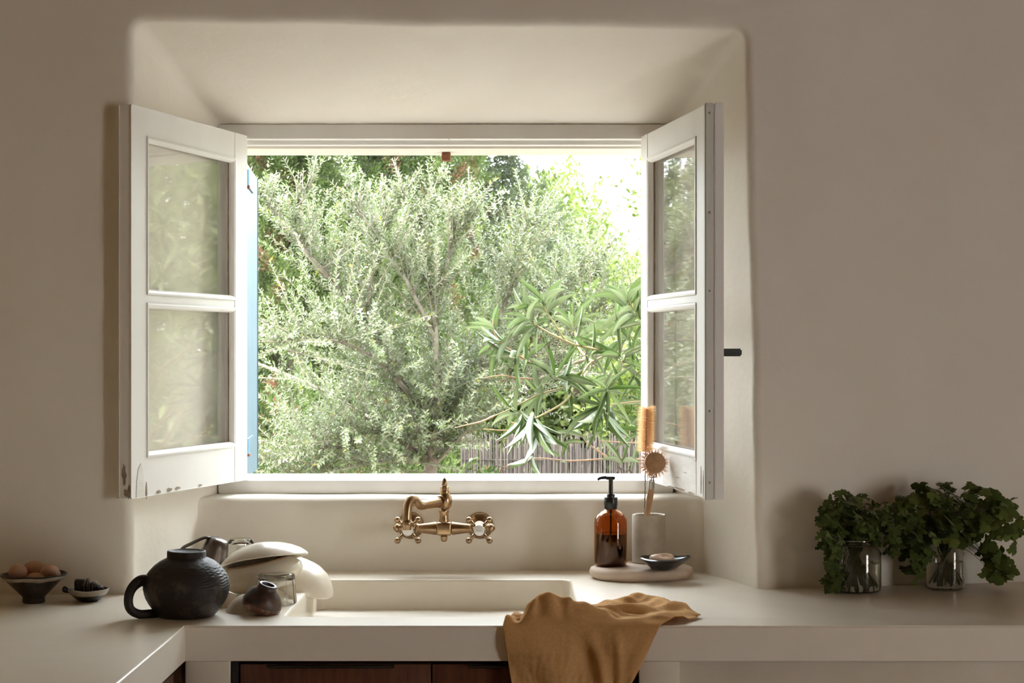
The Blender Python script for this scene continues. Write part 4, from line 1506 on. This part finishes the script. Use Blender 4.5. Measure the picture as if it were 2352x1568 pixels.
mains = [
    [fork, OP(955, 920, 6.48), OP(925, 885, 6.46), OP(890, 800, 6.42), OP(840, 760, 6.40), OP(760, 640, 6.35), OP(640, 500, 6.30), OP(590, 440, 6.28)],
    [fork, OP(1003, 930, 6.45), OP(1000, 780, 6.40), OP(1000, 700, 6.40), OP(1030, 600, 6.38), OP(1060, 520, 6.36), OP(1080, 460, 6.36)],
    [fork, OP(1030, 950, 6.5), OP(1090, 860, 6.5), OP(1140, 740, 6.5), OP(1180, 640, 6.5), OP(1205, 560, 6.5), OP(1220, 510, 6.5)],
    [OP(985, 1060, 6.5), OP(930, 1020, 6.4), OP(870, 985, 6.3), OP(790, 1020, 6.2), OP(700, 1040, 6.15), OP(600, 1060, 6.1)],
    [OP(985, 1080, 6.5), OP(1060, 1000, 6.45), OP(1120, 940, 6.45), OP(1240, 860, 6.5), OP(1340, 740, 6.55), OP(1440, 690, 6.6)],
    [OP(955, 920, 6.48), OP(880, 840, 6.3), OP(800, 790, 6.2), OP(700, 780, 6.1), OP(630, 800, 6.05)],
    [OP(1000, 780, 6.40), OP(930, 640, 6.3), OP(870, 560, 6.28), OP(820, 470, 6.25), OP(790, 420, 6.25)],
    [OP(840, 760, 6.40), OP(860, 600, 6.45), OP(900, 500, 6.5), OP(930, 440, 6.5)],
    [OP(1090, 860, 6.5), OP(1240, 720, 6.6), OP(1320, 660, 6.7), OP(1380, 620, 6.75)],
    [OP(985, 1060, 6.5), OP(860, 1060, 6.3), OP(760, 1080, 6.2), OP(650, 1100, 6.1)],
    [OP(1000, 700, 6.40), OP(960, 560, 6.5), OP(980, 480, 6.5), OP(1010, 400, 6.5)],
    [OP(760, 640, 6.35), OP(690, 560, 6.2), OP(680, 480, 6.2), OP(730, 400, 6.2)],
    [fork, Vector((.5, .3, 1.35)), Vector((1.1, .5, 1.5)), Vector((1.9, .6, 1.7))],
    [fork, Vector((-.5, .3, 1.3)), Vector((-1.1, .4, 1.5)), Vector((-1.8, .5, 1.7))],
    [fork, Vector((-.4, -.1, 1.05)), Vector((-.9, -.1, 1.0)), Vector((-1.5, 0, 1.05))],
]
allpts, alldir = [], []
for mi, mpts in enumerate(mains):
    rr = .017 if mi in (0, 1, 2) else .010
    tube('branch', mpts, [rr, rr * .8, rr * .55, rr * .3, rr * .15], M['bark'] if mi in (0, 3) else M['twig'], ol, 7, 6)
    cp = catmull(mpts, 14)
    for i in range(2, len(cp) - 1):
        allpts.append(cp[i]); alldir.append((cp[i + 1] - cp[i - 1]).normalized())
# twigs shoot off the branches, leaves sit along the twigs
twV, twF = [], []
LP, LD, LN = [], [], []
r2 = random.Random(5)
ntw = 1500
for k in range(ntw):
    i = r2.randrange(len(allpts))
    b, d = allpts[i], alldir[i]
    dirv = (d * r2.uniform(.0, .9) + Vector((r2.uniform(-1, 1), r2.uniform(-.9, .7), r2.uniform(-.35, 1.0) if b.z < 1.55 else r2.uniform(.2, 1.7)))).normalized()
    ln = r2.uniform(.12, .42)
    px_ = (b.x + ob.x) / (b.y + ob.y)
    lim = 1.89 if px_ < .02 else 1.89 - (px_ - .02) * 3.4
    lim += .13 * noise.noise(Vector((px_ * 22, k * .004, 0))) + r2.uniform(-.06, .05)
    if b.z + dirv.z * ln > lim: ln *= max(.2, min(1.0, (lim - b.z + .10) / (dirv.z * ln + 1e-6)))
    if b.z > lim + .03:
        if px_ > .04: continue
        ln = r2.uniform(.05, .11)
    bend = Vector((r2.uniform(-.05, .05), r2.uniform(-.05, .05), r2.uniform(-.02, .06)))
    pth = [b, b + dirv * ln * .5 + bend * .5, b + dirv * ln + bend]
    cpth = catmull(pth, 4)
    if k % 2 == 0:
        tube_vf(cpth, [.0028 - .0020 * q / (len(cpth) - 1) for q in range(len(cpth))], 4, V=twV, Fc=twF)
    nl = int(ln / .0095)
    for q in range(nl):
        t = .08 + .92 * q / nl
        f = t * (len(cpth) - 1); j = min(int(f), len(cpth) - 2)
        p = cpth[j].lerp(cpth[j + 1], f - j)
        td = (cpth[j + 1] - cpth[j]).normalized()
        side = td.orthogonal().normalized()
        side.rotate(Matrix.Rotation((q % 2) * PI + (q // 2) * 1.57 + r2.uniform(-.5, .5), 3, td))
        dl2 = (td * r2.uniform(.5, 1.1) + side).normalized()
        LP.append(p); LD.append(dl2); LN.append(td * .4 - side * .3 + Vector((r2.uniform(-.5, .5), r2.uniform(-.6, .3), r2.uniform(.1, .9))))
        if r2.random() < .8:
            LP.append(p); LD.append((td * r2.uniform(.4, 1.0) - side).normalized()); LN.append(td * .4 + side * .3 + Vector((r2.uniform(-.5, .5), r2.uniform(-.6, .3), r2.uniform(.1, .9))))
tag(mk('twigs', twV, twF, M['twig'], ol, True), kind='stuff')
LP = np.array([tuple(p) for p in LP]); LD = np.array([tuple(p) for p in LD]); LN = np.array([tuple(p) for p in LN])
n = len(LP)
foliage('leaves', LP, LD, LN, rng.uniform(.014, .027, n), rng.uniform(.0050, .0085, n),
        pick(n, [(5, (.145, .172, .086)), (3, (.19, .212, .130)), (2, (.105, .142, .050)), (.15, (.24, .22, .045))]), ol)


# ---- conifers and bushes behind, each its own plant
def plume_tree(name, label, loc, blobs, palette, nplume, per, ln, wd, trunk, spread=.35, upb=.5, group=None, cat='tree', rot=None):
    root = tag(empty(name, loc), label, cat, group)
    base = np.array(tuple(loc))
    Ps, Ds, Ns, Cs = [], [], [], []
    tot = sum(b[2] for b in blobs)
    for (c, rad, wgt) in blobs:
        m = int(nplume * wgt / tot)
        u = runit(m) * (rng.uniform(.45, 1.0, (m, 1)) ** .4)
        cen = np.array(c) - base + u * np.array(rad)
        axis = u * spread + np.array([0, 0, upb]) + rng.normal(size=(m, 3)) * .25
        axis /= np.linalg.norm(axis, axis=1, keepdims=True)
        pc = pick(m, palette, .16)
        # per plume
        t = rng.uniform(-1, 1, (m, per, 1))
        P = cen[:, None, :] + axis[:, None, :] * t * ln * 2.2 + rng.normal(size=(m, per, 3)) * ln * .55 * (1.15 - .7 * t)
        Dd = axis[:, None, :] * .9 + rng.normal(size=(m, per, 3)) * .55
        Nn = rng.normal(size=(m, per, 3)) + np.array([0, -.5, .5])
        cc = np.repeat(pc[:, None, :], per, 1) * (1 + .12 * rng.normal(size=(m, per, 1)))
        Ps.append(P.reshape(-1, 3)); Ds.append(Dd.reshape(-1, 3)); Ns.append(Nn.reshape(-1, 3)); Cs.append(cc.reshape(-1, 3))
    P = np.concatenate(Ps); D = np.concatenate(Ds); N = np.concatenate(Ns); Cc = np.clip(np.concatenate(Cs), .005, .9)
    keep = P[:, 2] + base[2] > .05
    P, D, N, Cc = P[keep], D[keep], N[keep], Cc[keep]
    m = len(P)
    foliage('foliage', P, D, N, rng.uniform(.7, 1.3, m) * ln, rng.uniform(.7, 1.3, m) * wd, Cc, root)
    if trunk:
        tp_, rad_ = trunk
        tube('trunk', [Vector(p) - Vector(loc) for p in tp_], [rad_, rad_ * .8, rad_ * .5], M['bark'], root, 8, 5)
    return root


GREEN_J = [(5, (.085, .120, .034)), (3, (.125, .16, .052)), (1.5, (.048, .070, .020)), (.35, (.125, .070, .038))]
plume_tree('juniper_tree', 'tall dark feathery evergreen at the back left, above the olive bush', (-1.3, 9.6, 0),
           [((-1.75, 9.4, 2.3), (.75, .7, 1.3), 5), ((-.85, 9.6, 2.7), (.75, .7, .95), 5), ((-.95, 9.2, 1.4), (.9, .6, 1.0), 4), ((-2.4, 9.5, 2.0), (.9, .8, 1.6), 3)],
           GREEN_J, 5200, 76, .030, .0068, ([(-1.3, 9.6, 0), (-1.28, 9.6, 1.5), (-1.25, 9.6, 3.0)], .12))
plume_tree('pine_tree', 'greyish pine boughs at the top middle of the window view', (.1, 10.8, 0),
           [((-.50, 10.6, 2.75), (.58, .6, .55), 4), ((-.1, 10.7, 3.25), (.65, .6, .4), 3), ((-.1, 10.6, 2.1), (.5, .5, .5), 2)],
           [(4, (.085, .105, .055)), (2, (.11, .135, .072)), (1, (.10, .075, .054))], 1500, 60, .042, .0070, ([(-.25, 10.8, 0), (-.3, 10.8, 1.6), (-.2, 10.8, 3.2)], .055), .5, .25)
BRIGHT = [(4, (.13, .175, .038)), (3, (.18, .225, .065)), (1, (.08, .115, .022))]
plume_tree('light_tree', 'pale sunlit green tree at the back right below the open sky', (.9, 14, 0),
           [((.25, 13.5, 2.15), (.50, .7, .62), 4), ((.95, 13.8, 1.55), (.9, .8, .65), 5), ((.0, 13.6, 1.7), (.9, .7, .7), 4), ((2.9, 14, 2.0), (1.2, .8, .8), 4)],
           BRIGHT, 1300, 26, .075, .026, ([(.9, 14, 0), (.85, 14, 1.2), (.8, 14, 2.2)], .12), .5, .3)
plume_tree('airy_tree', 'thin leafy branch top against the sky at the upper right', (1.45, 11.5, 0),
           [((.95, 11.4, 2.45), (.14, .3, .36), 3), ((1.5, 11.5, 2.2), (.42, .4, .5), 4), ((.42, 11.4, 2.45), (.22, .3, .28), 3), ((.62, 11.4, 2.0), (.28, .3, .2), 2)],
           BRIGHT, 110, 14, .055, .022, ([(1.45, 11.5, 0), (1.4, 11.5, 1.2), (1.2, 11.4, 2.6)], .05), .6, .3)
plume_tree('green_shrub', 'leafy mid-green shrub low behind the olive bush at the left', (-1.0, 7.9, 0),
           [((-1.0, 7.8, .75), (.65, .5, .55), 5), ((-.55, 7.9, .6), (.6, .5, .4), 4), ((-1.7, 7.8, .9), (.7, .6, .7), 4)],
           [(4, (.065, .095, .024)), (3, (.09, .12, .038)), (.5, (.15, .07, .04)), (1, (.035, .055, .014))], 1100, 30, .036, .012, None, .5, .3, cat='shrub')
plume_tree('green_shrub', 'bright green rounded shrub behind the oleander at the right', (1.0, 8.8, 0),
           [((.95, 8.8, 1.35), (.6, .5, .6), 5), ((1.9, 8.8, 1.3), (.8, .5, .7), 4), ((3.0, 8.6, 1.4), (.9, .6, .9), 4)],
           BRIGHT, 700, 26, .055, .020, None, .5, .3, cat='shrub')
for k_, (tx_, ty_, tz_, lab_) in enumerate(((-1.75, 15.0, 3.1, 'tall dense green tree far behind, left of the middle of the view'), (-3.6, 15.6, 3.4, 'tall dense green tree far behind at the left'), (-6.4, 15.4, 3.0, 'tall dense green tree farthest to the left, seen in the right pane'), (6.6, 11.0, 3.4, 'tall dense green tree beyond the oleander on the right, mirrored in the left pane'))):
    plume_tree('evergreen_tree', lab_, (tx_, ty_, 0), [((tx_, ty_, tz_ * .55), (1.7, .9, tz_ * .62), 5)], GREEN_J, 1500, 40, .085, .028, ([(tx_, ty_, 0), (tx_ + .05, ty_, 1.2), (tx_, ty_, 2.4)], .12), .6, .4, 'evergreens far behind')
hedge = plume_tree('hedge', 'dense green hedge closing the garden behind the bushes', (0, 12.5, 0),
                   [((-4.2, 12.5, 1.0), (1.4, .6, 1.5), 4), ((-2.2, 12.6, 1.1), (1.4, .6, 1.5), 4), ((-.4, 12.6, 1.0), (1.4, .6, 1.15), 7), ((1.0, 12.6, .8), (1.4, .6, .95), 7), ((3.2, 12.6, .9), (1.5, .6, 1.2), 4), ((5.2, 12.6, .9), (1.5, .6, 1.2), 3), ((7.2, 12.6, .9), (1.5, .6, 1.3), 3)],
                   GREEN_J, 3600, 24, .095, .036, None, .6, .3, cat='hedge')

# reed fence low on the right
rf = tag(empty('reed_fence', (.9, 8.2, 0)), 'low mauve-brown reed screen behind the oleander at the lower right', 'fence')
V, Fc = [], []
for k in range(1150):
    x = -1.15 + k * .0034
    r_ = rnd.uniform(.0024, .0034)
    hgt = .995 + rnd.uniform(-.05, .05)
    y = rnd.uniform(-.010, .010)
    tube_vf([Vector((x, y, 0)), Vector((x + rnd.uniform(-.004, .004), y, hgt * .5)), Vector((x + rnd.uniform(-.006, .006), y, hgt))], r_, 5, V=V, Fc=Fc)
tag(mk('reeds', V, Fc, M['reed'], rf), kind='stuff')
for z in (.30, .62, .90):
    tube('binding_wire', [Vector((-1.15, -.008, z)), Vector((1.0, -.010, z)), Vector((2.76, -.008, z))], .002, M['wire'], rf, 6, 4)

# ---- oleander, near the window on the right: every large leaf an object
ole = tag(empty('oleander', (1.15, 5.35, 0)), 'oleander with long narrow leaves and orange twig ends, close outside the window', 'shrub')
ro = random.Random(3)


def ole_mesh(bend, fold, seed):
    n = 8
    V, Fc = [], []
    for i in range(n + 1):
        t = i / n
        w_ = .5 * (math.sin(PI * min(1, t * .97 + .03)) ** .8) * (1 - .25 * t)
        y = t
        z = -bend * t * t
        V += [Vector((-w_, y, z + fold * w_)), Vector((0, y, z)), Vector((w_, y, z + fold * w_))]
    for i in range(n):
        for k in (0, 1):
            a = i * 3 + k
            Fc.append((a, a + 1, a + 4, a + 3))
    me = bpy.data.meshes.new('leaf')
    me.from_pydata([tuple(v) for v in V], [], Fc)
    me.polygons.foreach_set('use_smooth', [True] * len(Fc))
    me.materials.append(M['oleander_leaf'])
    return me


om = [ole_mesh(.03, .35, 0), ole_mesh(.12, .3, 1), ole_mesh(.26, .35, 2), ole_mesh(-.05, .3, 3)]


def OV(px, py, d=5.2): return W(px, py, d) - ole.location


stems = [
    ('y', [(1600, 900, 5.35), (1475, 862, 5.25), (1425, 815, 5.2), (1360, 830, 5.2), (1320, 880, 5.18), (1240, 905, 5.15), (1170, 940, 5.12), (1135, 955, 5.1)]),
    ('o', [(1135, 955, 5.1), (1105, 968, 5.1), (1075, 975, 5.08), (1045, 982, 5.06)]),
    ('y', [(1425, 815, 5.2), (1360, 800, 5.15), (1305, 785, 5.12), (1275, 745, 5.1), (1248, 702, 5.1), (1242, 668, 5.1)]),
    ('y', [(1310, 788, 5.12), (1262, 765, 5.1), (1225, 742, 5.08), (1212, 728, 5.08)]),
    ('y', [(1315, 888, 5.18), (1262, 858, 5.15), (1205, 825, 5.12)]),
    ('o', [(1205, 825, 5.12), (1160, 795, 5.1), (1137, 768, 5.1), (1130, 732, 5.1)]),
    ('o', [(1600, 1060, 5.3), (1480, 1055, 5.25), (1400, 1053, 5.2), (1310, 1058, 5.2), (1230, 1052, 5.15), (1165, 1070, 5.12), (1148, 1076, 5.1)]),
    ('o', [(1600, 1020, 5.3), (1480, 1018, 5.2), (1375, 1012, 5.2)]),
    ('o', [(1400, 1053, 5.2), (1350, 1018, 5.18), (1335, 995, 5.15)]),
    ('y', [(1600, 940, 5.3), (1480, 922, 5.22), (1385, 932, 5.15)]),
    ('y', [(1600, 800, 5.3), (1490, 745, 5.2), (1455, 708, 5.18), (1440, 680, 5.18)]),
    ('y', [(1320, 880, 5.18), (1300, 920, 5.1), (1240, 955, 5.05), (1225, 960, 5.05)]),
    ('y', [(1600, 850, 5.5), (1500, 830, 5.4), (1440, 760, 5.35), (1420, 740, 5.35)]),
    ('y', [(1360, 830, 5.2), (1330, 800, 5.25), (1320, 760, 5.3), (1315, 735, 5.3)]),
    ('y', [(1425, 815, 5.2), (1430, 850, 5.1), (1395, 890, 5.05)]),
    ('y', [(1600, 980, 5.5), (1500, 960, 5.45), (1440, 900, 5.4), (1410, 860, 5.4)]),
    ('o', [(1165, 965, 5.1), (1200, 985, 5.1), (1160, 988, 5.08), (1110, 985, 5.06)]),
    ('o', [(1230, 870, 5.12), (1190, 868, 5.1), (1150, 862, 5.08), (1110, 868, 5.06)]),
]
rootp = Vector((0, 0, 0))
for kind_, pts in stems:
    pp = [OV(*p) for p in pts]
    r0 = .0045 if kind_ == 'y' else .0032
    tube('stem', pp, [r0, r0 * .8, r0 * .55, r0 * .4], M['stem_yellow'] if kind_ == 'y' else M['stem_orange'], ole, 7, 6)
# main stems from the ground, out of frame to the right
for (tx, ty, tz) in ((1600, 900, 5.35), (1600, 1060, 5.3), (1600, 1020, 5.3), (1600, 940, 5.3), (1600, 800, 5.3), (1600, 850, 5.5), (1600, 980, 5.5)):
    e = OV(tx, ty, tz)
    tube('stem', [rootp + Vector((ro.uniform(-.08, .08), ro.uniform(-.08, .08), 0)), Vector((e.x * .3 + .12, e.y * .5, e.z * .5)), Vector((e.x * .75 + .05, e.y, e.z * .9)), e], [.012, .009, .006, .0045], M['stem_yellow'], ole, 7, 6)


def whorl(px, py, d, n, axis, ln=.125, droop=.3, spread=1.0):
    c = OV(px, py, d)
    ax = Vector(axis).normalized()
    o1 = ax.orthogonal().normalized()
    for k in range(n):
        a = 2 * PI * k / n + ro.uniform(-.35, .35)
        side = o1.copy(); side.rotate(Matrix.Rotation(a, 3, ax))
        dv = (ax * ro.uniform(.35, .95) + side * spread * ro.uniform(.7, 1.1) + Vector((0, 0, -droop * ro.uniform(.2, 1)))).normalized()
        nr = (ax * .8 - side * .5 + Vector((0, -.3, .5)) + Vector((ro.uniform(-.4, .4), ro.uniform(-.4, .4), ro.uniform(-.2, .4))))
        l_ = ln * ro.uniform(.75, 1.2)
        place(ro.choice(om), 'leaf', ole, c + dv * .004 - ax * ro.uniform(0, .03), dv, nr, (.0142 * ro.uniform(.85, 1.2), l_, l_))


for w in [
    (1245, 690, 5.1, 8, (-.2, -.1, 1), .105, .1), (1250, 705, 5.1, 6, (-.2, -.2, .6), .115, .3),
    (1214, 732, 5.08, 8, (-.9, -.1, .4), .120, .25), (1225, 745, 5.08, 6, (-.5, -.4, .1), .125, .5),
    (1130, 745, 5.1, 5, (-.5, -.1, .8), .085, .1), (1150, 785, 5.1, 6, (-.8, -.2, -.1), .115, .5), (1180, 812, 5.1, 5, (-.6, -.3, -.3), .12, .5),
    (1205, 825, 5.12, 5, (.2, -.4, .5), .115, .3),
    (1240, 905, 5.15, 6, (-.6, -.3, .1), .125, .4), (1275, 865, 5.15, 6, (.2, -.5, .4), .13, .3), (1300, 880, 5.15, 5, (.6, -.4, .1), .125, .5),
    (1180, 945, 5.12, 6, (-.6, -.3, .3), .115, .3), (1200, 955, 5.08, 6, (.2, -.3, -.7), .13, .6),
    (1225, 965, 5.05, 9, (-.1, -.3, -1), .125, .6, .7), (1235, 985, 5.05, 5, (.3, -.2, -.8), .12, .6, .8),
    (1385, 935, 5.12, 10, (-.1, -.3, -.7), .140, .6, 1.0), (1380, 928, 5.1, 8, (-.5, -.4, .3), .135, .5), (1395, 895, 5.05, 7, (0, -.5, .1), .125, .5),
    (1440, 690, 5.18, 9, (-.1, -.1, 1), .120, .0), (1455, 715, 5.18, 8, (-.5, -.2, .5), .135, .2), (1470, 735, 5.18, 7, (-.4, -.4, .3), .13, .3),
    (1420, 745, 5.35, 8, (-.5, -.2, .7), .130, .1), (1440, 780, 5.35, 7, (-.5, -.4, .2), .13, .4),
    (1316, 740, 5.3, 8, (0, -.1, 1), .115, .0), (1325, 780, 5.28, 6, (.2, -.5, .3), .12, .4),
    (1360, 805, 5.15, 5, (.1, -.5, .3), .115, .4), (1425, 818, 5.15, 7, (.1, -.5, .6), .135, .3), (1412, 862, 5.4, 7, (-.4, -.3, .5), .125, .2),
    (1440, 905, 5.35, 6, (-.2, -.5, .2), .125, .5), (1460, 860, 5.22, 6, (.3, -.5, .2), .13, .5),
    (1340, 1000, 5.15, 6, (-.2, -.2, .7), .08, .2), (1220, 1052, 5.13, 4, (-.3, -.3, -.6), .10, .5), (1430, 1055, 5.2, 4, (0, -.2, .5), .11, .3), (1290, 1045, 5.18, 3, (0, -.3, .6), .06, .3),
    (1480, 990, 5.3, 7, (-.3, -.4, .2), .13, .5), (1500, 930, 5.25, 7, (-.2, -.4, .3), .13, .4),
]:
    whorl(*w)
# dry seed pods and dead ends
V, Fc = [], []
for (px, py) in ((1235, 780), (1262, 785), (1280, 795), (1345, 815), (1360, 835), (1425, 1075), (1445, 1080), (1150, 1010), (1165, 870), (1170, 845), (1190, 850), (1330, 900), (1345, 930), (1152, 1074), (1132, 792)):
    c = OV(px, py, 5.08)
    for k in range(5):
        d = Vector((ro.uniform(-1, 1), ro.uniform(-.5, .5), ro.uniform(-1, .8))).normalized()
        tube_vf(catmull([c, c + d * .010, c + d * ro.uniform(.014, .024) + Vector((0, 0, -.004))], 3), [.0012] * 7 if False else .0014, 5, V=V, Fc=Fc)
tag(mk('seed_pods', V, Fc, M['pod'], ole), kind='stuff')['label'] = 'dark dried seed pods'
# rest of the bush beyond the frame (seen only as a reflection in the panes)
n = 10000
u = runit(n) * (rng.uniform(.2, 1, (n, 1)) ** .45)
P = u * np.array([.95, .60, 1.35]) + np.array([.55, .55, 1.75])
P2 = u[:5000] * np.array([.9, .6, 1.4]) + np.array([2.0, .7, 1.75])
P = np.concatenate([P, P2]); n = len(P)
Dd = np.concatenate([u, u[:5000]]) * .6 + rng.normal(size=(n, 3)) * .5 + np.array([0, 0, .15])
xw = P[:, 0] + ole.location.x; yw = P[:, 1] + ole.location.y
keep = (P[:, 2] > .1) & (xw * F / yw + 1176 > 1530) & (yw > 4.75)
P, Dd = P[keep], Dd[keep]; n = len(P)
foliage('outer_leaves', P, Dd, rng.normal(size=(n, 3)) + np.array([0, -.4, .6]), rng.uniform(.10, .16, n), rng.uniform(.018, .026, n),
        pick(n, [(4, (.20, .27, .09)), (3, (.27, .33, .14)), (1, (.36, .39, .24))]), ole)  # paler than the near leaves: sunlight painted into their colour for the reflection

bpy.context.view_layer.update()
